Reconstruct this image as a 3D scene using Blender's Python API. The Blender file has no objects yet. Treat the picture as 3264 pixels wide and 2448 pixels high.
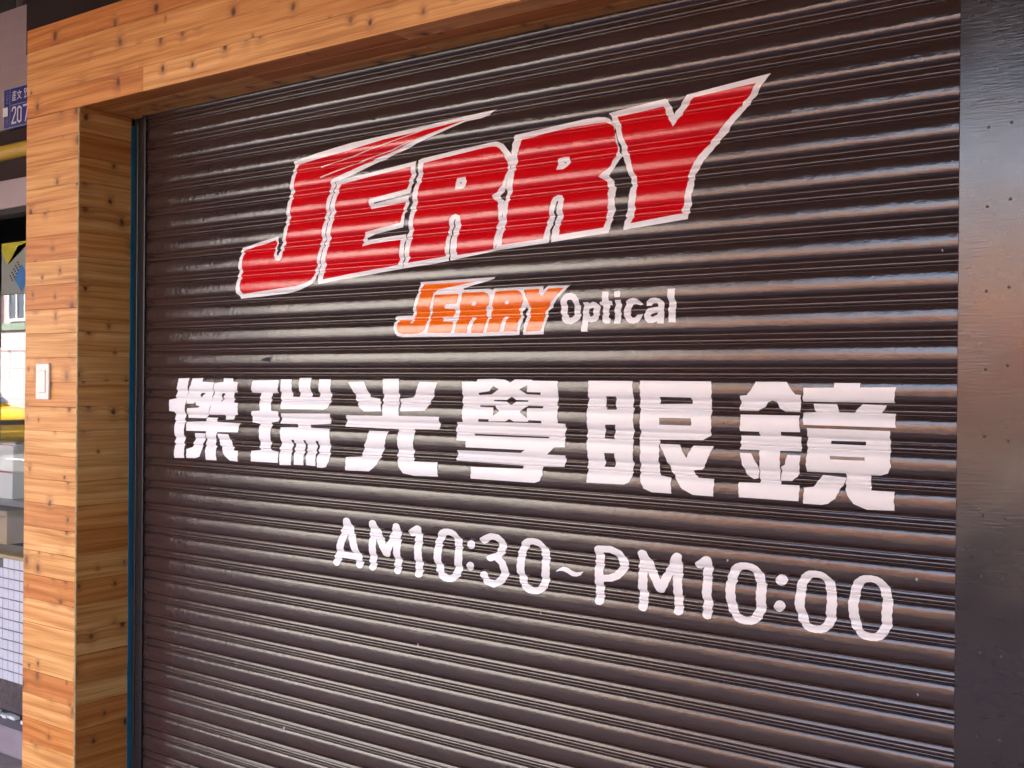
import bpy, bmesh, math, random
import numpy as np
from mathutils import Matrix, Vector

random.seed(7)
S = bpy.context.scene
COL = S.collection
EYE = 1.42                      # eye height above the pavement

# ------------------------------------------------------------------ camera
cam = bpy.data.cameras.new("camera")
cam_ob = bpy.data.objects.new("camera", cam)
COL.objects.link(cam_ob)
cam.sensor_width = 36.0
cam.lens = 38.93
cam.clip_start = 0.05
cam.clip_end = 600
_yaw, _pitch, _roll = math.radians(35.994), math.radians(0.0985), math.radians(0.468)
_f = Vector((-math.sin(_yaw) * math.cos(_pitch), math.cos(_yaw) * math.cos(_pitch), -math.sin(_pitch)))
_r = Vector((math.cos(_yaw), math.sin(_yaw), 0))
_u = _r.cross(_f)
_r2 = math.cos(_roll) * _r + math.sin(_roll) * _u
_u2 = -math.sin(_roll) * _r + math.cos(_roll) * _u
M = Matrix((_r2, _u2, -_f)).transposed().to_4x4()
M.translation = Vector((0, -2.282, EYE - 0.0147))
cam_ob.matrix_world = M
S.camera = cam_ob

# ------------------------------------------------------------------ daylight
SUN_EL, SUN_AZ = math.radians(56), math.radians(-28)     # azimuth from +Y towards +X
world = bpy.data.worlds.new("World")
S.world = world
world.use_nodes = True
wn = world.node_tree
sky = wn.nodes.new("ShaderNodeTexSky")
sky.sky_type = 'NISHITA'
sky.sun_disc = False
sky.sun_elevation = SUN_EL
sky.sun_rotation = SUN_AZ
sky.air_density = 1.0
sky.dust_density = 2.5
sky.ozone_density = 1.0
bg = wn.nodes["Background"]
bg.inputs[1].default_value = 0.10
wb = wn.nodes.new("ShaderNodeMix"); wb.data_type = 'RGBA'; wb.blend_type = 'MULTIPLY'
wb.inputs[0].default_value = 1.0
wb.inputs[7].default_value = (1.13, 1.0, 0.95, 1)       # the camera's warm white balance
wn.links.new(sky.outputs[0], wb.inputs[6])
wn.links.new(wb.outputs[2], bg.inputs[0])
sun = bpy.data.lights.new("sun", 'SUN')
sun.energy = 3.6
sun.angle = math.radians(0.5)
sun.color = (1.0, 0.95, 0.88)
sun_ob = bpy.data.objects.new("sun", sun)
COL.objects.link(sun_ob)
_d = Vector((math.sin(SUN_AZ) * math.cos(SUN_EL), math.cos(SUN_AZ) * math.cos(SUN_EL), math.sin(SUN_EL)))
sun_ob.rotation_euler = _d.to_track_quat('Z', 'Y').to_euler()
sun_ob.location = (0, 0, 30)
S.view_settings.view_transform = 'Standard'
S.view_settings.look = 'None'
S.view_settings.exposure = 4.38
S.view_settings.gamma = 1.0
S.view_settings.use_curve_mapping = False
S.cycles.use_denoising = True
S.cycles.max_bounces = 8
S.cycles.diffuse_bounces = 5
S.cycles.sample_clamp_indirect = 12

# ------------------------------------------------------------------ helpers
def tag(o, label=None, cat=None, group=None, kind=None):
    if label: o["label"] = label
    if cat: o["category"] = cat
    if group: o["group"] = group
    if kind: o["kind"] = kind
    return o

def thing(name, label, cat, loc=(0, 0, 0), rz=0.0, group=None):
    o = bpy.data.objects.new(name, None)
    o.empty_display_size = 0.05
    COL.objects.link(o)
    o.location = loc
    o.rotation_euler = (0, 0, rz)
    return tag(o, label, cat, group)

def link(name, me, mat=None, parent=None, loc=None, rot=None):
    o = bpy.data.objects.new(name, me)
    COL.objects.link(o)
    if mat is not None and len(me.materials) == 0:
        me.materials.append(mat)
    if parent is not None: o.parent = parent
    if loc is not None: o.location = loc
    if rot is not None: o.rotation_euler = rot
    return o

def bm_mesh(bm, name, smooth=False):
    me = bpy.data.meshes.new(name)
    bm.normal_update()
    bm.to_mesh(me)
    bm.free()
    if smooth:
        for p in me.polygons: p.use_smooth = True
    return me

def add_box(bm, x0, x1, y0, y1, z0, z1, bevel=0.0, seg=1):
    r = bmesh.ops.create_cube(bm, size=1.0)
    vs = r["verts"]
    for v in vs:
        v.co = Vector(((x0 + x1) / 2 + v.co.x * (x1 - x0), (y0 + y1) / 2 + v.co.y * (y1 - y0), (z0 + z1) / 2 + v.co.z * (z1 - z0)))
    if bevel > 0:
        es = list({e for v in vs for e in v.link_edges})
        bmesh.ops.bevel(bm, geom=es, offset=bevel, segments=seg, profile=0.6, affect='EDGES')

def box(name, x0, x1, y0, y1, z0, z1, mat, parent=None, bevel=0.0, seg=1):
    bm = bmesh.new()
    add_box(bm, x0, x1, y0, y1, z0, z1, bevel, seg)
    return link(name, bm_mesh(bm, name), mat, parent)

def boxes(name, L, mat, parent=None, bevel=0.0):
    bm = bmesh.new()
    for b in L: add_box(bm, *b, bevel)
    return link(name, bm_mesh(bm, name), mat, parent)

def add_cyl(bm, p0, p1, r0, r1=None, n=12):
    p0, p1 = Vector(p0), Vector(p1)
    r1 = r0 if r1 is None else r1
    d = p1 - p0
    q = d.to_track_quat('Z', 'Y').to_matrix().to_4x4()
    q.translation = (p0 + p1) / 2
    bmesh.ops.create_cone(bm, cap_ends=True, segments=n, radius1=r0, radius2=r1, depth=d.length, matrix=q)

def cyl(name, p0, p1, r0, mat, parent=None, r1=None, n=12):
    bm = bmesh.new()
    add_cyl(bm, p0, p1, r0, r1, n)
    return link(name, bm_mesh(bm, name), mat, parent)

# ------------------------------------------------------------------ materials
class NT:
    """small helper to write node trees"""
    def __init__(self, name):
        self.m = bpy.data.materials.new(name)
        self.m.use_nodes = True
        self.t = self.m.node_tree
        self.b = self.t.nodes["Principled BSDF"]
    def n(self, typ, **kw):
        nd = self.t.nodes.new(typ)
        for k, v in kw.items(): setattr(nd, k, v)
        return nd
    def put(self, sock, v):
        if hasattr(v, "is_output"): self.t.links.new(v, sock)
        else: sock.default_value = v
    def math(self, op, a, b=None, c=None, clamp=False):
        nd = self.n("ShaderNodeMath", operation=op, use_clamp=clamp)
        self.put(nd.inputs[0], a)
        if b is not None: self.put(nd.inputs[1], b)
        if c is not None: self.put(nd.inputs[2], c)
        return nd.outputs[0]
    def mix(self, fac, a, b):
        nd = self.n("ShaderNodeMix", data_type='RGBA')
        self.put(nd.inputs[0], fac); self.put(nd.inputs[6], a); self.put(nd.inputs[7], b)
        return nd.outputs[2]
    def noise(self, vec, scale, detail=2.0, rough=0.5, dist=0.0):
        nd = self.n("ShaderNodeTexNoise")
        self.put(nd.inputs["Vector"], vec)
        nd.inputs["Scale"].default_value = scale
        nd.inputs["Detail"].default_value = detail
        nd.inputs["Roughness"].default_value = rough
        nd.inputs["Distortion"].default_value = dist
        return nd.outputs["Fac"]
    def mapping(self, vec, scale=(1, 1, 1), loc=(0, 0, 0)):
        nd = self.n("ShaderNodeMapping")
        self.put(nd.inputs["Vector"], vec)
        nd.inputs["Scale"].default_value = scale
        self.put(nd.inputs["Location"], loc)
        return nd.outputs[0]
    def ramp(self, fac, stops):
        nd = self.n("ShaderNodeValToRGB")
        self.put(nd.inputs[0], fac)
        el = nd.color_ramp.elements
        while len(el) < len(stops): el.new(0.5)
        for e, (p, c) in zip(el, stops):
            e.position = p
            e.color = (c[0], c[1], c[2], 1) if len(c) == 3 else c
        return nd.outputs[0]
    def bump(self, h, strength, dist, normal=None):
        nd = self.n("ShaderNodeBump")
        nd.inputs["Strength"].default_value = strength
        nd.inputs["Distance"].default_value = dist
        self.put(nd.inputs["Height"], h)
        if normal is not None: self.put(nd.inputs["Normal"], normal)
        return nd.outputs[0]
    def coord(self, which="Object"):
        return self.n("ShaderNodeTexCoord").outputs[which]
    def pos(self):
        return self.n("ShaderNodeNewGeometry").outputs["Position"]
    def rnd(self):
        return self.n("ShaderNodeObjectInfo").outputs["Random"]

def rgb(*c): return (c[0], c[1], c[2], 1.0)

def plain(name, col, rough=0.6, spec=0.5, var=0.12, scale=6.0, metal=0.0, bump=0.0, bscale=60.0):
    k = NT(name)
    p = k.pos()
    n = k.noise(p, scale, 4, 0.6)
    lo = tuple(c * (1 - var) for c in col); hi = tuple(min(1, c * (1 + var)) for c in col)
    k.put(k.b.inputs["Base Color"], k.ramp(n, [(0.3, lo), (0.7, hi)]))
    k.b.inputs["Roughness"].default_value = rough
    k.b.inputs["Specular IOR Level"].default_value = spec
    k.b.inputs["Metallic"].default_value = metal
    if bump > 0:
        k.put(k.b.inputs["Normal"], k.bump(k.noise(p, bscale, 3), bump, 0.002))
    return k.m

def gloss_paint(name, col, rough=0.2, spec=0.5, dust=0.25, bstr=0.5):
    """glossy brushed-on enamel: orange peel, faint brush streaks, dust"""
    k = NT(name)
    p = k.pos()
    big = k.noise(k.mapping(p, (1.2, 1, 5.0)), 1.6, 5, 0.65)
    fine = k.noise(p, 90.0, 3, 0.6)
    base = k.ramp(big, [(0.30, tuple(c * (1 - 0.22 * dust * 2) for c in col)), (0.72, tuple(min(1, c * (1 + 0.2 * dust * 2)) for c in col))])
    k.put(k.b.inputs["Base Color"], base)
    sm = k.noise(k.mapping(p, (2.0, 1, 9.0)), 2.3, 4, 0.6)
    k.put(k.b.inputs["Roughness"], k.math('MULTIPLY_ADD', sm, 0.16, rough - 0.06))
    k.b.inputs["Specular IOR Level"].default_value = spec
    drip = k.noise(k.mapping(p, (1.0, 1.0, 0.8)), 62.0, 4, 0.6)        # short vertical runs
    peel = k.noise(p, 330.0, 2, 0.5)
    h = k.math('MULTIPLY_ADD', peel, 0.35, drip)
    wave = k.noise(k.mapping(p, (1.0, 1.0, 2.2)), 14.0, 2, 0.5)
    n1 = k.bump(wave, bstr * 0.22, 0.004)
    n2 = k.bump(h, bstr * 0.8, 0.0011, n1)
    k.put(k.b.inputs["Normal"], n2)
    return k.m

def wood(name, tint=1.0):
    """knotty cedar board; the grain runs along the board's own X"""
    k = NT(name)
    oc = k.coord("Object")
    rn = k.rnd()
    off = k.n("ShaderNodeCombineXYZ")
    k.put(off.inputs[0], k.math('MULTIPLY', rn, 71.0))
    k.put(off.inputs[1], k.math('MULTIPLY', rn, 13.0))
    k.put(off.inputs[2], k.math('MULTIPLY', rn, 37.0))
    v = k.n("ShaderNodeVectorMath", operation='ADD')
    k.put(v.inputs[0], oc); k.put(v.inputs[1], off.outputs[0])
    v = v.outputs[0]
    sep = k.n("ShaderNodeSeparateXYZ"); k.put(sep.inputs[0], v)
    # knots
    flat = k.n("ShaderNodeCombineXYZ")
    wob = k.noise(v, 55.0, 2, 0.5)
    k.put(flat.inputs[0], k.math('MULTIPLY_ADD', wob, 0.010, k.math('MULTIPLY', sep.outputs[0], 1.35)))
    k.put(flat.inputs[1], k.math('MULTIPLY_ADD', wob, 0.014, k.math('ADD', k.math('MULTIPLY', sep.outputs[2], 1.0), k.math('MULTIPLY', sep.outputs[1], 1.0))))
    vor = k.n("ShaderNodeTexVoronoi", voronoi_dimensions='2D', feature='F1')
    k.put(vor.inputs["Vector"], flat.outputs[0])
    vor.inputs["Scale"].default_value = 7.6
    vor.inputs["Randomness"].default_value = 1.0
    d = vor.outputs["Distance"]
    csep = k.n("ShaderNodeSeparateColor"); k.put(csep.inputs[0], vor.outputs["Color"])
    has = k.math('GREATER_THAN', csep.outputs[0], 0.24)
    size = k.math('MULTIPLY_ADD', csep.outputs[1], 0.115, 0.045)
    core = k.math('SUBTRACT', 1.0, k.math('DIVIDE', d, size), clamp=True)
    core = k.math('MULTIPLY', k.math('MULTIPLY', core, 1.7, clamp=True), has)
    halo = k.math('MULTIPLY', k.math('POWER', k.math('SUBTRACT', 1.0, k.math('DIVIDE', d, k.math('MULTIPLY', size, 3.4)), clamp=True), 1.6), has)
    # grain, bent round the knots
    gx = k.math('MULTIPLY', sep.outputs[0], 1.6)
    lat = k.math('ADD', sep.outputs[2], sep.outputs[1])
    bend = k.noise(k.mapping(v, (2.2, 2.2, 6.0)), 1.3, 2, 0.5)
    gz = k.math('ADD', k.math('MULTIPLY_ADD', bend, 0.012, lat), k.math('MULTIPLY', halo, 0.011))
    gv = k.n("ShaderNodeCombineXYZ")
    k.put(gv.inputs[0], gx); k.put(gv.inputs[1], k.math('MULTIPLY', gz, 46.0))
    g1 = k.noise(gv.outputs[0], 1.0, 3, 0.55)
    gv2 = k.n("ShaderNodeCombineXYZ")
    k.put(gv2.inputs[0], k.math('MULTIPLY', gx, 3.0)); k.put(gv2.inputs[1], k.math('MULTIPLY', gz, 260.0))
    g2 = k.noise(gv2.outputs[0], 1.0, 2, 0.5)
    g = k.math('MULTIPLY_ADD', g2, 0.30, k.math('MULTIPLY', g1, 0.85))
    g3v = k.n("ShaderNodeCombineXYZ")
    k.put(g3v.inputs[0], k.math('MULTIPLY', gx, 1.2)); k.put(g3v.inputs[1], k.math('MULTIPLY', gz, 120.0))
    g3 = k.noise(g3v.outputs[0], 1.0, 2, 0.5)
    g = k.math('ADD', g, k.math('MULTIPLY_ADD', g3, 0.30, -0.15))
    col = k.ramp(g, [(0.26, (0.27, 0.085, 0.018)), (0.45, (0.48, 0.198, 0.048)), (0.58, (0.62, 0.300, 0.090)), (0.76, (0.75, 0.43, 0.170))])
    # board to board colour: mostly honey, some orange, some pale
    tone = k.ramp(k.math('FRACT', k.math('MULTIPLY', rn, 7.31)), [(0.0, (1.0, 0.97, 0.92)), (0.40, (1.0, 0.90, 0.80)), (0.58, (0.90, 0.66, 0.45)), (0.70, (0.78, 0.53, 0.35)), (0.80, (1.02, 0.92, 0.88)), (1.0, (1.16, 1.20, 1.28))])
    mm = k.n("ShaderNodeMix", data_type='RGBA', blend_type='MULTIPLY')
    mm.inputs[0].default_value = 1.0
    k.put(mm.inputs[6], col); k.put(mm.inputs[7], tone)
    col = mm.outputs[2]
    col = k.mix(k.math('MULTIPLY', halo, 0.72), col, rgb(0.27, 0.090, 0.026))
    col = k.mix(k.math('MULTIPLY', core, k.math('MULTIPLY_ADD', csep.outputs[2], 0.6, 0.4)), col, rgb(0.085, 0.030, 0.014))
    if tint != 1.0:
        col = k.mix(1 - tint, col, rgb(0.2, 0.08, 0.03))
    k.put(k.b.inputs["Base Color"], col)
    k.put(k.b.inputs["Roughness"], k.math('MULTIPLY_ADD', g2, 0.15, 0.38))
    k.b.inputs["Specular IOR Level"].default_value = 0.4
    k.put(k.b.inputs["Normal"], k.bump(g, 0.25, 0.0012))
    return k.m

M_SLAT = gloss_paint("brown_enamel", (0.042, 0.0238, 0.0208), rough=0.08, spec=0.62, bstr=0.7)
M_WHITE = gloss_paint("white_enamel", (0.86, 0.83, 0.825), rough=0.22, spec=0.4, dust=0.04, bstr=0.35)
M_WHITE2 = gloss_paint("thin_white_enamel", (0.74, 0.62, 0.58), rough=0.26, spec=0.4, dust=0.05, bstr=0.35)
M_RED = gloss_paint("red_enamel", (0.60, 0.0025, 0.007), rough=0.11, spec=0.45, dust=0.08)
M_ORANGE = gloss_paint("orange_enamel", (0.86, 0.155, 0.004), rough=0.15, spec=0.6, dust=0.06)
M_WOOD = wood("cedar_board")
M_RAIL = gloss_paint("rail_enamel", (0.026, 0.021, 0.020), rough=0.30, spec=0.5, bstr=0.25)
M_BLUE = plain("blue_tape", (0.004, 0.12, 0.21), rough=0.55, var=0.18, scale=30)
M_DARK = plain("dark_void", (0.018, 0.014, 0.014), rough=0.8)
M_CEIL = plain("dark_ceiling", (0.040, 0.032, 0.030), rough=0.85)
M_CONC = plain("grey_render", (0.36, 0.34, 0.33), rough=0.8, bump=0.2)
M_BROWNP = plain("brown_board", (0.026, 0.0155, 0.0135), rough=0.85, spec=0.2, var=0.06)
M_FASCIA = plain("mauve_panel", (0.30, 0.225, 0.225), rough=0.5, var=0.05)
M_YELLOW = plain("yellow_tube", (0.44, 0.27, 0.03), rough=0.5)
M_STEEL = plain("grey_aluminium", (0.34, 0.33, 0.34), rough=0.35, metal=0.6)
M_TILE = plain("white_tile", (0.52, 0.52, 0.57), rough=0.16, var=0.05, scale=14)
M_GROUT = plain("dark_grout", (0.12, 0.105, 0.10), rough=0.9)
M_TAN = plain("tan_sill", (0.33, 0.24, 0.13), rough=0.6)
M_STEP = plain("mauve_step", (0.22, 0.18, 0.21), rough=0.6)
M_KICK = plain("kick_stone", (0.06, 0.045, 0.05), rough=0.4, var=0.6, scale=35)
M_CARTON = plain("white_carton", (0.60, 0.60, 0.58), rough=0.6, var=0.05)
M_REDLINE = plain("red_edge", (0.42, 0.05, 0.05), rough=0.6)
M_CARD = plain("cardboard", (0.40, 0.29, 0.16), rough=0.8, var=0.08)
M_SWITCH = plain("ivory_plastic", (0.74, 0.68, 0.60), rough=0.3, var=0.02)
M_PLATE = plain("blue_plate", (0.022, 0.030, 0.17), rough=0.35, var=0.1)
M_PLATEW = plain("plate_lettering", (0.55, 0.52, 0.56), rough=0.4, var=0.03)
M_NAIL = plain("nail_head", (0.085, 0.068, 0.064), rough=0.5, metal=0.2)

# ================================================================== the roller shutter
PITCH = 0.075
PU = [0, 0.012, 0.03, 0.06, 0.09, 0.12, 0.16, 0.21, 0.28, 0.36, 0.44, 0.5, 0.55, 0.59, 0.625, 0.65, 0.675, 0.7, 0.72, 0.745, 0.77, 0.795, 0.82, 0.845, 0.87, 0.895, 0.92, 0.942, 0.958, 0.972, 0.985, 1.0]
PH = [4.0, 5.8, 7.1, 8.5, 9.4, 10.1, 10.8, 11.3, 11.8, 12.1, 12.1, 11.8, 11.2, 10.2, 8.5, 6.6, 4.7, 3.7, 3.5, 4.3, 4.8, 5.3, 6.4, 7.6, 8.5, 8.8, 8.5, 7.5, 6.0, 4.2, 3.6, 4.0]
def _profile():
    """smooth section of one slat: (u downwards 0..1, depth in metres)"""
    u, h = np.array(PU), np.array(PH) * 1e-3
    m = np.gradient(h, u)
    dl = np.diff(h) / np.diff(u)
    for i in range(1, len(u) - 1):
        m[i] = 0 if dl[i - 1] * dl[i] <= 0 else 2 * dl[i - 1] * dl[i] / (dl[i - 1] + dl[i])
    m[0], m[1], m[-1] = 0, dl[1] * 0.9, 0
    U, Hh = [], []
    for i in range(len(u) - 1):
        n = 3 if (u[i + 1] - u[i]) > 0.06 else 2
        if i == 0: n = 2
        for k in range(n):
            t = k / n; w = u[i + 1] - u[i]
            U.append(u[i] + t * w)
            Hh.append((2*t**3-3*t*t+1)*h[i] + (t**3-2*t*t+t)*w*m[i] + (-2*t**3+3*t*t)*h[i+1] + (t**3-t*t)*w*m[i+1])
    U.append(1.0); Hh.append(h[-1])
    return np.array(U), np.array(Hh)
SU, SH = _profile()
SZ = -(SU) * PITCH                                   # relative to the slat's top, downwards
def seam_z(k): return EYE - (k - 0.985 + 0.0) * PITCH + 0 * k - PITCH * 0.0
# u = ((EYE - z)/PITCH + .985) mod 1  ->  the slat with u=0 at z = EYE - (k - .985)*PITCH
def height(z):
    u = ((EYE - np.asarray(z)) / PITCH + 0.985) % 1.0
    return np.interp(u, SU, SH)
_tan = np.zeros(len(SU))
_seg = np.diff(SH) / (np.diff(SU) * PITCH)           # dh/d(down)
_len = np.hypot(np.diff(SH), np.diff(SU) * PITCH)
_ang = np.arctan(_seg)
_va = np.empty(len(SU))
_va[1:-1] = (_ang[:-1] * _len[1:] + _ang[1:] * _len[:-1]) / (_len[:-1] + _len[1:])
_va[0] = _va[1]; _va[-1] = _ang[-1]
def vnormal(z):
    u = ((EYE - np.asarray(z)) / PITCH + 0.985) % 1.0
    a = np.interp(u, SU, _va)
    return np.stack([np.zeros_like(a), -np.cos(a), np.sin(a)], -1)   # deeper downwards faces down

shutter = thing("roller_shutter", "dark brown glossy roller shutter painted with a red shop name", "roller shutter", (0, 0, 0))
X0, X1 = -3.171, -0.540
NX = 1
verts, faces, nrm = [], [], []
for i in range(len(SU)):
    for x in (X0, X1):
        verts.append((x, -SH[i], SZ[i])); nrm.append((0.0, -math.cos(_va[i]), math.sin(_va[i])))
for i in range(len(SU) - 1):
    faces.append((2 * i, 2 * i + 2, 2 * i + 3, 2 * i + 1))
# return lip folded behind the slat so that it has thickness
nb = len(verts)
for x in (X0, X1): verts.append((x, 0.012, SZ[0])); nrm.append((0, 0, 1))
for x in (X0, X1): verts.append((x, 0.012, SZ[-1])); nrm.append((0, 0, -1))
faces.append((0, 1, nb + 1, nb)); faces.append((2 * len(SU) - 2, nb + 2, nb + 3, 2 * len(SU) - 1))
slat_me = bpy.data.meshes.new("slat")
slat_me.from_pydata(verts, [], faces)
for p in slat_me.polygons: p.use_smooth = True
slat_me.normals_split_custom_set_from_vertices([Vector(n).normalized() for n in nrm])
slat_me.materials.append(M_SLAT)
k0 = -14
while True:
    zt = EYE - (k0 - 0.985) * PITCH
    if zt < 0.10: break
    tilt = random.uniform(-1, 1) * (0.0045 if -10 < k0 < 10 else 0.009)
    link("slat", slat_me, None, shutter, (0, 0.0375 * tilt, zt), (tilt, 0, 0))
    k0 += 1

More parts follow.
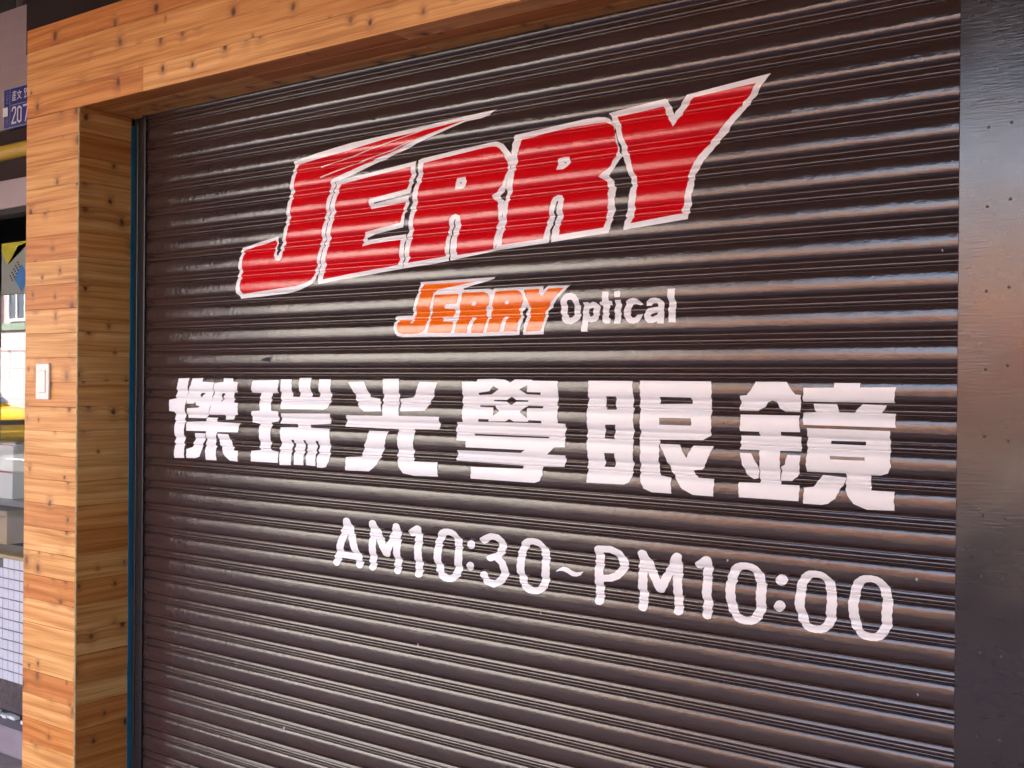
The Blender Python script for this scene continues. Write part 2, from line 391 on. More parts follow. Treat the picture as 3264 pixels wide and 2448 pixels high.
# ---- lettering: outlines in tenths of a millimetre on the shutter (x, z), taken over the curve of the slats
PAINT = [
('letter','large red letter J with a long pointed flag','red',None,'-24394,20429 -22354,20590 -20957,20742 -19599,20804 -18072,20915 -18871,20762 -19906,20552 -21377,20217 -22891,19848 -22992,19803 -23149,19192 -23316,18445 -23495,17667 -23636,17216 -23661,17118 -23754,16998 -23984,16913 -24422,16837 -26784,16705 -26870,16822 -26900,16983 -26806,17615 -26735,18020 -26233,18129 -25288,18253 -25336,18012 -25366,17786 -25291,17653 -25126,17629 -25007,17720 -24990,17937 -24811,18393 -24663,19136 -24517,19849 -24417,20397'),
('outline','','white',0,'-24537,20523 -23592,20658 -22134,20802 -21011,20851 -19664,20950 -17052,21045 -17522,20884 -18052,20863 -18533,20766 -19205,20613 -19951,20448 -20997,20176 -22341,19827 -22620,19783 -22842,19748 -23062,18947 -23204,18222 -23512,17197 -23561,17016 -23708,16886 -23907,16808 -24256,16722 -24871,16640 -26885,16555 -27076,16731 -27082,16933 -26961,17625 -26844,18134 -25131,18361 -25238,18152 -25280,17926 -25232,17806 -25161,17778 -25130,17972 -24966,18377 -24826,19123 -24679,19838'),
('stripe','','white2',0,'-23407,20225 -19222,20851 -19234,20869 -23404,20254'),
('stripe','','white2',0,'-23404,19922 -18866,20749 -18874,20765 -23427,19959'),
('letter','large red letter E','red',None,'-19930,19884 -19942,19804 -20022,19510 -20069,19287 -21492,19135 -21492,19004 -21451,18862 -20184,18956 -20208,18772 -20260,18610 -20298,18385 -21648,18230 -21726,17982 -21739,17834 -21364,17883 -20305,17932 -20330,17573 -20403,17250 -22338,17072 -23287,16975 -23160,17646 -22955,18416 -22787,19159 -22648,19675'),
('outline','','white',4,'-19758,20012 -19771,19786 -19879,19496 -19937,19214 -19956,19164 -21311,19030 -21321,18994 -19974,19100 -20035,18969 -20105,18740 -20149,18649 -20193,18261 -21286,18161 -21552,18068 -21536,17997 -20124,18071 -20134,17919 -20174,17563 -20268,17123 -23475,16853 -23481,17196 -23175,18220 -23034,18945 -22809,19745 -22620,19783 -21459,19872'),
('letter','large red letter R beside the E','red',None,'-19485,19929 -17332,20108 -17165,20106 -17036,20083 -16902,19998 -16926,20006 -16797,19865 -16743,19694 -16691,19561 -16751,19286 -16852,19071 -17061,18926 -17228,18853 -17104,18726 -16995,18638 -16952,18405 -16994,18169 -17058,17920 -17124,17471 -18358,17387 -18325,17604 -18294,17952 -18233,18128 -18195,18276 -18233,18414 -18366,18466 -18510,18437 -18578,18306 -18619,18159 -18638,17995 -18695,17744 -18727,17563 -18738,17383 -20048,17276 -19945,17665 -19890,18041 -19832,18430 -19679,19166 -19525,19760/-18344,19417 -18068,19416 -18007,19301 -18040,19167 -18154,19110 -18386,19110 -18377,19247'),
('outline','','white',6,'-19660,20020 -19542,20059 -17680,20205 -17240,20232 -17080,20229 -16854,20133 -16694,19991 -16567,19839 -16610,19500 -16737,19011 -16943,18825 -16803,18661 -16865,18028 -17069,17432 -18538,17253 -18596,17402 -18529,17618 -18497,17944 -18424,18166 -18373,18324 -18407,18326 -18465,18180 -18542,17947 -18558,17620 -18627,17426 -18604,17248 -20244,17127 -20143,17561 -20101,17916 -20068,18067 -19995,18373 -19972,18730 -19844,19205 -19695,19778/-18208,19299 -18162,19271 -18216,19231'),
('letter','large red letter R beside the Y','red',None,'-16261,20173 -15687,20232 -14870,20291 -13947,20290 -13782,20283 -13678,20236 -13567,20151 -13491,19796 -13477,19543 -13647,19205 -13981,19007 -13772,18878 -13718,18709 -13695,18368 -13756,18078 -13789,17915 -13809,17767 -15096,17681 -15090,17920 -15030,18059 -15020,18182 -14991,18290 -14967,18553 -15028,18646 -15156,18672 -15295,18621 -15338,18513 -15396,18276 -15436,18144 -15471,17995 -15524,17802 -15559,17622 -16854,17551 -16787,17975 -16674,18382 -16635,18732 -16522,19015 -16452,19485 -16369,19841/-15161,19566 -15000,19600 -14822,19578 -14805,19460 -14830,19382 -14986,19287 -15187,19291 -15185,19371'),
('outline','','white',8,'-16501,20313 -15477,20388 -14461,20447 -14042,20451 -13863,20425 -13724,20366 -13565,20206 -13465,19793 -13414,19535 -13341,19429 -13511,19179 -13699,18991 -13565,18857 -13500,18635 -13519,18240 -13566,18036 -13623,17853 -13663,17632 -15330,17518 -15298,17786 -15234,18025 -15185,18194 -15136,18519 -15180,18523 -15262,18199 -15286,18029 -15354,17839 -15395,17513 -17069,17432 -16865,18028 -16803,18661 -16719,18843 -16737,19011 -16610,19500 -16567,19839 -16524,20197/-14999,19480 -14932,19461 -14962,19425'),
('letter','large red letter Y','red',None,'-13491,20385 -12263,20457 -12150,20219 -11986,19939 -11767,20209 -11582,20459 -11460,20539 -9957,20637 -10199,20321 -10365,20159 -10614,19908 -10865,19698 -11078,19451 -11390,19125 -11573,18903 -11602,18717 -11632,18454 -11704,18212 -11761,17943 -13078,17811 -13014,17989 -12953,18337 -12919,18676 -12953,18848 -13127,19388 -13208,19569 -13380,20143'),
('outline','','white',10,'-13711,20488 -12197,20610 -12119,20581 -11985,20231 -11636,20620 -9627,20799 -10012,20344 -10157,20154 -10322,19986 -10676,19634 -10863,19422 -11062,19205 -11378,18882 -11443,18704 -11443,18531 -11509,18260 -11551,18012 -11594,17793 -13262,17668 -13242,17940 -13143,18353 -13074,18736 -13106,18864 -13291,19382 -13336,19428 -13416,19802 -13563,20200'),
('letter','small orange letter J','orange',None,'-19499,16672 -17697,16671 -19013,16491 -19125,16428 -19146,16290 -19195,16134 -19229,16023 -19266,15915 -19289,15789 -19314,15729 -19361,15598 -19382,15485 -19482,15385 -19662,15338 -20177,15342 -20345,15386 -20410,15474 -20413,15567 -20397,15660 -20321,15725 -19897,15722 -19938,15660 -19913,15618 -19852,15616 -19809,15709 -19767,15792 -19759,15897 -19719,15994 -19656,16173 -19611,16331 -19599,16460 -19558,16571'),
('outline','white outline round the small orange word','white',12,'-19602,16714 -19552,16733 -17443,16742 -17048,16745 -17111,16710 -17679,16591 -18093,16499 -18125,16466 -17484,16459 -17391,16462 -17280,16455 -17163,16418 -17122,16454 -16396,16456 -15654,16447 -15604,16439 -15555,16348 -15465,16452 -14789,16436 -15274,15961 -15313,15909 -15411,15833 -15412,15732 -15445,15621 -15481,15465 -15537,15250 -16173,15245 -16121,15458 -16094,15627 -16091,15719 -16073,15808 -16047,15877 -16091,15955 -16196,15835 -16177,15711 -16185,15584 -16231,15437 -16291,15245 -17635,15232 -20188,15257 -20366,15289 -20468,15371 -20521,15465 -20529,15569 -20515,15663 -20443,15720 -20468,15737 -20473,15777 -20471,15824 -20426,15841 -19888,15836 -19852,15933 -19807,16042 -19763,16223 -19700,16381 -19658,16516 -19649,16610'),
('letter','small orange letter E','orange',None,'-19073,16367 -18265,16362 -18270,16256 -18293,16102 -18657,16103 -18711,16050 -18716,15993 -18382,15974 -18404,15922 -18429,15798 -18438,15754 -18782,15758 -18807,15650 -18435,15637 -18439,15497 -18491,15337 -19312,15354 -19267,15516 -19247,15676 -19207,15787 -19199,15879 -19161,15966 -19092,16130'),
('letter','small orange letter R beside the E','orange',None,'-18131,16385 -17649,16379 -17427,16372 -17301,16329 -17235,16268 -17207,16151 -17262,16038 -17392,15942 -17344,15848 -17319,15730 -17336,15579 -17375,15452 -17411,15319 -17822,15324 -17790,15471 -17746,15613 -17690,15723 -17826,15735 -17879,15639 -17917,15496 -17962,15327 -18378,15335 -18344,15473 -18312,15606 -18273,15728 -18245,15770 -18244,15895 -18211,15990 -18194,16098 -18138,16273/-17657,16081 -17670,16055 -17700,16036 -17739,16030 -17777,16039 -17803,16059 -17812,16087 -17801,16114 -17773,16133 -17734,16139 -17695,16130 -17666,16109'),
('letter','small orange letter R beside the Y','orange',None,'-17050,16372 -16429,16380 -16314,16369 -16241,16320 -16185,16227 -16161,16090 -16203,15991 -16338,15898 -16283,15826 -16258,15734 -16283,15667 -16320,15530 -16362,15338 -16763,15344 -16725,15494 -16685,15620 -16644,15718 -16772,15732 -16818,15635 -16854,15520 -16898,15338 -17309,15335 -17271,15519 -17236,15670 -17171,15726 -17201,15820 -17171,15924 -17142,15978 -17113,16125 -17069,16262/-16591,16073 -16601,16051 -16628,16036 -16662,16031 -16695,16038 -16718,16055 -16726,16078 -16716,16099 -16691,16115 -16657,16119 -16623,16112 -16599,16095'),
('letter','small orange letter Y','orange',None,'-16162,16374 -15706,16383 -15661,16274 -15608,16187 -15543,16235 -15414,16376 -14956,16379 -15332,16017 -15426,15913 -15495,15825 -15488,15745 -15526,15681 -15542,15556 -15614,15340 -16058,15327 -16012,15489 -15976,15624 -15957,15716 -15962,15804 -15953,15885 -15993,16028 -16058,16176'),
('letter','small white letter O','white',None,'-14726,16240 -14610,16197 -14528,16099 -14496,15964 -14491,15898 -14463,15814 -14491,15720 -14466,15686 -14473,15608 -14559,15528 -14702,15476 -14866,15494 -14962,15566 -15025,15665 -15034,15748 -15060,15804 -15052,15889 -15045,15956 -15037,16036 -15000,16130 -14936,16196 -14839,16234/-14764,16080 -14699,16064 -14652,15995 -14661,15904 -14651,15805 -14657,15724 -14697,15656 -14769,15627 -14829,15674 -14864,15730 -14853,15784 -14861,15883 -14855,15950 -14852,16016 -14821,16069'),
('letter','small white letter p','white',None,'-14393,16000 -14241,16001 -14213,15968 -14121,16004 -14044,15994 -13988,15948 -13936,15880 -13916,15796 -13945,15705 -13937,15594 -14016,15528 -14142,15511 -14230,15526 -14236,15290 -14428,15291 -14400,15551 -14412,15705 -14393,15756 -14401,15854/-14220,15834 -14154,15859 -14104,15844 -14100,15788 -14111,15716 -14111,15689 -14131,15647 -14198,15656 -14238,15707 -14225,15765'),
('letter','small white letter t','white',None,'-13846,16235 -13667,16234 -13663,16014 -13573,15998 -13581,15909 -13658,15911 -13664,15844 -13666,15775 -13688,15698 -13648,15600 -13599,15578 -13597,15464 -13730,15467 -13819,15523 -13839,15618 -13851,15702 -13842,15767 -13847,15863 -13859,15905 -13934,15933 -13911,15990 -13845,16001'),
('letter','small white letter i','white',None,'-13504,16228 -13342,16235 -13332,16161 -13348,16089 -13494,16087 -13509,16154|-13499,16022 -13345,16023 -13347,15952 -13339,15887 -13328,15805 -13347,15714 -13325,15604 -13328,15457 -13505,15462 -13498,15623 -13523,15706 -13506,15770 -13512,15866 -13498,15957'),
('letter','small white letter c','white',None,'-13198,15973 -13107,16034 -12999,16056 -12895,16033 -12820,15973 -12757,15895 -12828,15877 -12952,15914 -13036,15904 -13062,15851 -13065,15770 -13089,15694 -13055,15637 -13003,15589 -12928,15594 -12884,15660 -12745,15669 -12760,15576 -12843,15485 -12962,15449 -13084,15465 -13179,15534 -13228,15615 -13274,15699 -13254,15762 -13250,15830 -13234,15897'),
('letter','small white letter a','white',None,'-12657,15955 -12552,16027 -12418,16041 -12304,16012 -12237,15953 -12193,15876 -12185,15795 -12206,15707 -12179,15573 -12175,15430 -12344,15441 -12353,15487 -12455,15450 -12588,15460 -12666,15521 -12707,15614 -12724,15683 -12689,15733 -12598,15795 -12457,15818 -12356,15825 -12352,15874 -12385,15915 -12473,15918 -12517,15887 -12527,15860 -12668,15858/-12369,15699 -12372,15645 -12466,15594 -12535,15609 -12537,15650 -12471,15689'),
('letter','small white letter l','white',None,'-12088,16229 -11893,16228 -11909,15955 -11900,15879 -11885,15786 -11906,15699 -11874,15591 -11879,15449 -12067,15454 -12058,15609 -12087,15704 -12077,15753 -12081,15872 -12081,15973'),
('character','white first character of the wide Chinese row','white',None,'-29845,14081 -29305,14096 -29435,13674 -29465,13387 -29523,13120 -29543,12627 -29570,12051 -29531,11520 -30048,11503 -30044,12530 -30059,13005 -30321,13019 -30340,13385 -30047,13431 -29901,13895|-29152,14084 -28632,14099 -28642,13985 -28062,13969 -28195,13628 -28222,13307 -28345,12984 -28539,12825 -29397,12815 -29455,12957 -29399,13130 -28851,13154 -28757,13197 -28952,13233 -29002,13334 -29087,13283 -29443,13277 -29462,13427 -29409,13674 -29213,13900/-28762,13629 -28583,13623 -28641,13550 -28692,13480 -28788,13560|-27637,14103 -27179,14093 -27161,13995 -26949,13977 -27023,13674 -27194,13648 -27162,13504 -27141,13347 -26945,13331 -26960,12978 -27153,12949 -27180,12822 -27560,12804 -27589,12954 -28358,12943 -28250,13147 -28203,13427 -28142,13589 -28150,13669 -28042,13949 -27626,13984/-27791,13625 -27626,13627 -27646,13508 -27676,13416 -27746,13336 -27720,13507|-28492,12851 -27961,12853 -27959,12733 -26911,12704 -26919,12432 -27913,12409 -28035,12150 -28000,11952 -27939,11518 -28462,11508 -28509,11931 -28450,12419 -29425,12406 -29499,12688 -28475,12731|-28973,12340 -28463,12346 -28571,12130 -28662,11965 -28641,11846 -28775,11598 -28974,11540 -29418,11526 -29436,11811 -29138,11885 -29090,12069|-27900,12358 -27380,12356 -27329,12158 -27195,12027 -27146,11864 -26939,11854 -26933,11530 -27291,11543 -27559,11696 -27734,11924 -27866,12117'),
('character','white second character of the wide Chinese row','white',None,'-26280,14039 -25105,14053 -25186,13674 -25445,13659 -25467,13434 -25429,13130 -25121,13118 -25146,12814 -25437,12779 -25469,12213 -25476,11937 -25130,11904 -25110,11577 -26325,11569 -26327,11885 -25967,11923 -25959,12193 -25985,12724 -26306,12769 -26354,12914 -26300,13103 -25941,13126 -25983,13425 -25957,13660 -26368,13674|-25009,14077 -24542,14079 -24565,13712 -24540,13569 -24249,13562 -24232,14125 -23743,14127 -23755,13721 -23734,13566 -23430,13567 -23410,14092 -22936,14094 -22942,13731 -22942,13604 -22962,13403 -23067,13256 -23219,13216 -25012,13196 -25062,13630|-25013,13064 -22942,13103 -22968,12803 -23770,12761 -23787,12667 -22987,12664 -22943,12314 -22965,12092 -22973,11730 -23102,11560 -23262,11525 -23470,11529 -23459,11852 -23419,12073 -23421,12295 -23525,12302 -23510,12069 -23541,11920 -23527,11566 -23913,11572 -23929,11830 -23912,12052 -23937,12301 -24028,12297 -24006,12048 -24025,11880 -24030,11566 -24425,11556 -24445,11880 -24416,12067 -24444,12292 -24542,12296 -24532,12062 -24555,11911 -24548,11538 -25036,11520 -25083,11962 -25005,12232 -25047,12646 -24318,12662 -24304,12763 -25044,12760'),
('character','white third character of the wide Chinese row','white',None,'-22231,14019 -21617,14030 -21478,13784 -21429,13600 -21033,13557 -20964,13213 -21612,13198 -21829,13317 -21947,13547 -22066,13777|-20923,14111 -20319,14121 -20314,13797 -20334,13589 -20307,13107 -18872,13115 -18897,12772 -19754,12758 -19762,12641 -19774,12368 -19794,12125 -19761,11882 -18935,11896 -18909,11522 -19737,11497 -20136,11544 -20310,11725 -20372,11926 -20346,12345 -20364,12738 -22356,12749 -22301,13075 -20915,13091 -20927,13580 -20894,13790|-19573,14036 -18932,14030 -19071,13743 -19211,13471 -19385,13265 -20241,13229 -20291,13569 -19851,13613 -19721,13735|-21431,12661 -20716,12660 -20814,12327 -20979,11967 -21117,11718 -21410,11525 -22324,11510 -22318,11880 -21724,11922 -21630,12185 -21483,12441'),
('character','white fourth character of the wide Chinese row','white',None,'-17601,14121 -17032,14131 -16706,14110 -16556,14037 -16412,14121 -15886,14117 -15842,14092 -15104,14087 -15090,13793 -15117,13606 -15117,13420 -15086,13049 -14864,13040 -14888,12867 -14889,12682 -14874,12468 -15170,12456 -15401,12265 -14860,12268 -14882,12124 -14897,11983 -15556,11960 -15534,11752 -15613,11591 -15769,11543 -17789,11534 -17795,11838 -16155,11875 -16145,11948 -18293,11977 -18276,12093 -18266,12255 -16205,12271 -16082,12349 -17959,12342 -17964,12506 -18269,12511 -18310,12689 -18312,12856 -18278,12991 -18085,12996 -18100,13359 -18116,13623 -18098,13755 -18097,14046 -17630,14056/-17565,13769 -17211,13815 -17069,13946 -16886,13867 -17147,13735 -17568,13713/-16253,13874 -16023,13977 -16014,13807 -15600,13802 -15613,13739 -16031,13750/-17094,13590 -16694,13596 -16558,13685 -16399,13601 -16027,13597 -16031,13559 -16379,13554 -16528,13471 -16674,13549 -17079,13558/-17576,13444 -17065,13448 -16889,13304 -17081,13186 -17091,13396 -17523,13403/-16023,13468 -15571,13460 -15565,13404 -16024,13401 -16012,13149 -16247,13302/-17558,13093 -17202,13093 -17227,13037 -16682,13052 -16560,13119 -16424,13059 -15994,13064 -15973,13103 -15591,13097 -15583,13035 -17558,13018/-17736,12699 -15385,12704 -15391,12664 -17681,12653'),
('character','white fifth character of the wide Chinese row','white',None,'-14219,14102 -12996,14100 -12979,13789 -12981,13581 -12970,13375 -12956,13020 -12979,12839 -12974,12633 -12960,12398 -12973,12097 -12975,11891 -13057,11725 -13191,11658 -14227,11642 -14230,11974 -14217,12343 -14265,12704 -14241,12981 -14258,13437 -14213,13804/-13729,13734 -13452,13738 -13461,13603 -13454,13417 -13724,13412 -13732,13598/-13730,13057 -13457,13065 -13479,12882 -13484,12717 -13759,12723 -13750,12873/-13748,12379 -13458,12385 -13466,12193 -13474,12052 -13748,12045 -13746,12211|-12795,14110 -10973,14104 -10960,13844 -10983,13644 -10972,13390 -10959,13164 -10994,12877 -11185,12781 -12274,12753 -12275,12428 -12290,12131 -12256,11923 -11959,11888 -11957,11527 -12451,11525 -12681,11600 -12760,11757 -12788,12106 -12765,12436 -12808,12697 -12792,12875 -12779,13173 -12793,13408 -12809,13673 -12787,13821/-12284,13740 -11469,13737 -11464,13593 -12283,13570/-12277,13259 -11467,13265 -11463,13099 -12272,13099|-12267,12654 -11746,12656 -11582,12357 -11412,12644 -10912,12654 -11038,12367 -11196,12108 -11406,12083 -11296,11923 -10895,11917 -10891,11532 -11410,11533 -11663,11647 -11840,11866 -11969,12061 -12094,12319'),
('character','white sixth character of the wide Chinese row','white',None,'-9922,14105 -9204,14104 -9078,13907 -9007,13840 -8879,13828 -8898,13652 -8910,13462 -9244,13469 -9363,13535 -9456,13670 -9548,13701 -9647,13666 -9704,13556 -9859,13469 -10296,13466 -10279,13614 -10280,13796 -10105,13812 -10015,13924|-10269,13378 -8915,13387 -8901,13036 -9326,13031 -9329,12947 -8897,12934 -8870,12787 -8876,12625 -9335,12620 -9337,12444 -9347,12165 -9329,11890 -8905,11897 -8903,11564 -10290,11557 -10292,11882 -9800,11896 -9817,12141 -9805,12423 -9809,12615 -10267,12610 -10256,12736 -10276,12915 -9816,12922 -9808,13016 -10266,13016|-10274,12535 -10004,12538 -9894,12336 -9832,12249 -9836,12005 -9958,11974 -10124,12071 -10210,12293|-9168,12538 -8868,12540 -8911,12245 -8953,12078 -9074,11985 -9324,11976 -9309,12281 -9235,12326|-8165,14090 -7621,14089 -7616,14000 -6892,14009 -6916,13693 -8844,13693 -8824,13983 -8160,13992|-8620,13643 -8119,13644 -8041,13481 -7722,13482 -7594,13653 -7086,13636 -7166,13484 -6894,13474 -6887,13191 -8815,13196 -8850,13450 -8571,13475|-8743,13130 -6990,13121 -6999,12854 -6976,12392 -7037,12259 -7180,12202 -7388,12199 -7389,12005 -7371,11888 -6901,11889 -6894,11511 -7452,11491 -7742,11592 -7869,11768 -7911,11959 -7901,12214 -8753,12202 -8746,12604 -8740,12792/-8230,12876 -7511,12883 -7509,12805 -8235,12810/-8246,12558 -7512,12563 -7513,12493 -8243,12487|-8412,12145 -7911,12118 -7923,12028 -8003,11891 -8125,11673 -8263,11557 -8404,11521 -8803,11521 -8807,11858 -8600,11888 -8511,11995'),
('letter','white hand-painted A in the opening hours','white',None,'-22112,10056 -22111,10092 -22131,10126 -22169,10152 -22219,10166 -22274,10167 -22325,10153 -22364,10128 -22386,10095 -22790,8872 -22791,8836 -22771,8803 -22733,8777 -22683,8762 -22628,8762 -22578,8775 -22538,8800 -22517,8833|-22117,10100 -22141,10132 -22182,10155 -22233,10166 -22286,10163 -22334,10147 -22369,10120 -22385,10087 -22381,10051 -21870,8844 -21846,8813 -21805,8790 -21754,8779 -21701,8782 -21653,8798 -21618,8824 -21601,8858 -21605,8893|-22554,9187 -22607,9180 -22652,9161 -22683,9131 -22694,9096 -22684,9061 -22654,9032 -22609,9011 -22557,9004 -21850,9000 -21797,9006 -21752,9026 -21722,9055 -21711,9090 -21721,9125 -21751,9155 -21795,9175 -21848,9182'),
('letter','white hand-painted M in the opening hours','white',None,'-21119,10091 -21129,10125 -21158,10154 -21202,10173 -21253,10179 -21304,10173 -21347,10153 -21376,10125 -21386,10091 -21382,8858 -21372,8825 -21343,8796 -21300,8777 -21249,8770 -21198,8777 -21154,8796 -21126,8825 -21116,8859|-21131,10126 -21160,10154 -21203,10172 -21254,10178 -21304,10171 -21347,10152 -21375,10124 -21384,10090 -21374,10057 -20847,9245 -20818,9217 -20774,9198 -20724,9192 -20673,9199 -20631,9218 -20603,9246 -20593,9280 -20604,9313|-20238,10052 -20233,10085 -20248,10117 -20280,10143 -20324,10159 -20375,10162 -20423,10152 -20462,10131 -20486,10101 -20850,9304 -20854,9270 -20840,9238 -20807,9213 -20763,9197 -20712,9194 -20664,9203 -20625,9225 -20601,9254|-20233,10079 -20244,10111 -20273,10138 -20315,10156 -20365,10162 -20414,10154 -20455,10135 -20482,10107 -20490,10075 -20448,8852 -20437,8820 -20408,8793 -20366,8775 -20316,8769 -20267,8776 -20226,8795 -20199,8823 -20191,8856'),
('digit','white hand-painted 1 in the opening hours','white',None,'-19466,10079 -19478,10113 -19508,10141 -19552,10160 -19604,10166 -19655,10158 -19698,10138 -19727,10109 -19736,10075 -19692,8847 -19681,8814 -19651,8785 -19606,8767 -19554,8761 -19503,8768 -19460,8788 -19432,8817 -19423,8852|-19508,10012 -19477,10041 -19466,10075 -19475,10109 -19503,10138 -19546,10158 -19598,10166 -19650,10160 -19694,10141 -19918,10000 -19949,9972 -19960,9938 -19951,9904 -19923,9874 -19880,9854 -19828,9846 -19776,9852 -19732,9871'),
('digit','white hand-painted 0 in the opening hours','white',None,'-18047,9463 -18057,9675 -18086,9824 -18134,9946 -18200,10042 -18284,10111 -18387,10154 -18533,10168 -18679,10154 -18782,10111 -18866,10042 -18932,9946 -18980,9824 -19009,9675 -19019,9463 -19009,9251 -18980,9101 -18932,8979 -18866,8883 -18782,8814 -18679,8772 -18533,8757 -18387,8772 -18284,8814 -18200,8883 -18134,8979 -18086,9101 -18057,9251/-18306,9463 -18310,9623 -18324,9737 -18346,9829 -18377,9902 -18417,9954 -18465,9987 -18533,9997 -18602,9987 -18650,9954 -18689,9902 -18720,9829 -18743,9737 -18756,9623 -18761,9463 -18756,9302 -18743,9188 -18720,9096 -18689,9023 -18650,8971 -18602,8939 -18533,8928 -18465,8939 -18417,8971 -18377,9023 -18346,9096 -18324,9188 -18310,9302'),
('dot','upper dot of the colon','white',None,'-17658,9820 -17659,9766 -17741,9711 -17812,9689 -17882,9697 -17897,9742 -17917,9797 -17922,9851 -17884,9894 -17815,9916 -17750,9907 -17693,9871'),
('dot','lower dot of the colon','white',None,'-17657,9269 -17708,9201 -17778,9148 -17837,9127 -17904,9135 -17952,9172 -17926,9239 -17894,9302 -17844,9349 -17778,9371 -17713,9363 -17667,9326'),
('digit','white hand-painted 3 in the opening hours','white',None,'-17467,10010 -17494,9985 -17505,9954 -17498,9924 -17473,9897 -17435,9879 -17389,9871 -17342,9876 -17302,9893 -17166,9975 -17139,10001 -17128,10031 -17135,10062 -17160,10089 -17198,10107 -17244,10114 -17291,10109 -17331,10093|-17310,10103 -17345,10083 -17366,10055 -17369,10023 -17353,9994 -17322,9970 -17280,9957 -17232,9955 -17188,9965 -17039,10023 -17003,10043 -16982,10071 -16980,10102 -16995,10132 -17026,10155 -17069,10169 -17116,10171 -17161,10161|-17089,10171 -17136,10168 -17177,10153 -17207,10129 -17220,10099 -17215,10068 -17193,10040 -17156,10021 -17110,10012 -16940,10002 -16893,10005 -16851,10020 -16822,10044 -16808,10074 -16813,10105 -16836,10133 -16873,10152 -16918,10161|-16847,10141 -16888,10157 -16935,10161 -16981,10154 -17019,10135 -17043,10109 -17050,10078 -17039,10048 -17011,10022 -16879,9943 -16838,9927 -16791,9922 -16745,9929 -16707,9948 -16683,9975 -16676,10005 -16687,10036 -16715,10061|-16677,10013 -16693,10043 -16724,10066 -16767,10079 -16814,10081 -16859,10071 -16894,10050 -16914,10021 -16917,9990 -16882,9833 -16866,9804 -16835,9781 -16792,9767 -16745,9765 -16700,9776 -16665,9797 -16645,9825 -16642,9856|-16646,9822 -16642,9854 -16656,9883 -16687,9907 -16729,9921 -16776,9924 -16821,9915 -16857,9895 -16879,9867 -16945,9715 -16949,9684 -16935,9654 -16904,9630 -16862,9616 -16815,9613 -16770,9623 -16734,9643 -16712,9670|-16726,9650 -16709,9679 -16710,9710 -16730,9739 -16764,9760 -16808,9771 -16855,9771 -16899,9758 -16931,9735 -17019,9644 -17036,9615 -17035,9584 -17015,9555 -16981,9534 -16937,9522 -16890,9523 -16847,9536 -16814,9558|-16860,9530 -16823,9550 -16801,9577 -16796,9608 -16809,9638 -16839,9663 -16880,9678 -16927,9681 -16973,9672 -17187,9598 -17224,9579 -17246,9551 -17251,9520 -17238,9490 -17208,9466 -17167,9451 -17120,9448 -17074,9456|-16820,9614 -16858,9632 -16904,9640 -16951,9635 -16991,9619 -17019,9593 -17030,9563 -17023,9532 -16998,9506 -16833,9387 -16795,9369 -16749,9361 -16703,9366 -16662,9382 -16634,9408 -16623,9438 -16630,9469 -16655,9495|-16626,9458 -16645,9487 -16679,9508 -16723,9520 -16770,9519 -16813,9507 -16846,9484 -16863,9455 -16862,9424 -16797,9231 -16778,9202 -16744,9181 -16700,9170 -16653,9170 -16610,9183 -16577,9205 -16560,9234 -16561,9265|-16560,9233 -16561,9264 -16579,9293 -16613,9315 -16657,9327 -16704,9326 -16747,9314 -16780,9292 -16798,9263 -16848,9090 -16847,9059 -16829,9031 -16795,9009 -16751,8997 -16704,8997 -16661,9009 -16628,9032 -16610,9061|-16629,9031 -16610,9060 -16610,9091 -16628,9120 -16661,9142 -16705,9154 -16752,9154 -16796,9142 -16829,9120 -16966,8986 -16984,8957 -16984,8926 -16967,8897 -16933,8875 -16890,8863 -16843,8863 -16799,8875 -16765,8897|-16797,8876 -16764,8898 -16747,8927 -16747,8958 -16766,8987 -16800,9008 -16844,9020 -16891,9019 -16934,9007 -17102,8931 -17135,8909 -17153,8880 -17152,8849 -17133,8820 -17100,8798 -17056,8787 -17009,8787 -16965,8799|-17075,8790 -17029,8785 -16983,8793 -16945,8811 -16920,8838 -16913,8868 -16924,8899 -16952,8924 -16992,8940 -17207,8992 -17253,8997 -17299,8990 -17337,8971 -17362,8945 -17369,8914 -17358,8884 -17330,8858 -17290,8842|-17354,8879 -17324,8855 -17282,8840 -17235,8838 -17190,8847 -17154,8867 -17132,8895 -17128,8926 -17142,8956 -17270,9109 -17300,9132 -17342,9147 -17389,9149 -17434,9140 -17470,9120 -17492,9092 -17496,9061 -17482,9032'),
('digit','white hand-painted 0 in the opening hours','white',None,'-15288,9463 -15298,9673 -15328,9822 -15378,9943 -15446,10038 -15532,10107 -15639,10149 -15790,10163 -15941,10149 -16047,10107 -16134,10038 -16202,9943 -16251,9822 -16282,9673 -16292,9463 -16282,9253 -16251,9104 -16202,8983 -16134,8888 -16047,8819 -15941,8777 -15790,8763 -15639,8777 -15532,8819 -15446,8888 -15378,8983 -15328,9104 -15298,9253/-15527,9463 -15532,9626 -15548,9741 -15574,9835 -15610,9908 -15655,9962 -15711,9994 -15790,10005 -15869,9994 -15924,9962 -15970,9908 -16006,9835 -16031,9741 -16047,9626 -16052,9463 -16047,9300 -16031,9185 -16006,9091 -15970,9018 -15924,8964 -15869,8932 -15790,8921 -15711,8932 -15655,8964 -15610,9018 -15574,9091 -15548,9185 -15532,9300'),
('wave_dash','white hand-painted wave dash in the opening hours','white',None,'-15102,9394 -15010,9486 -14891,9543 -14767,9539 -14619,9469 -14505,9444 -14396,9462 -14305,9485 -14374,9393 -14495,9342 -14617,9342 -14760,9403 -14884,9438 -14986,9431'),
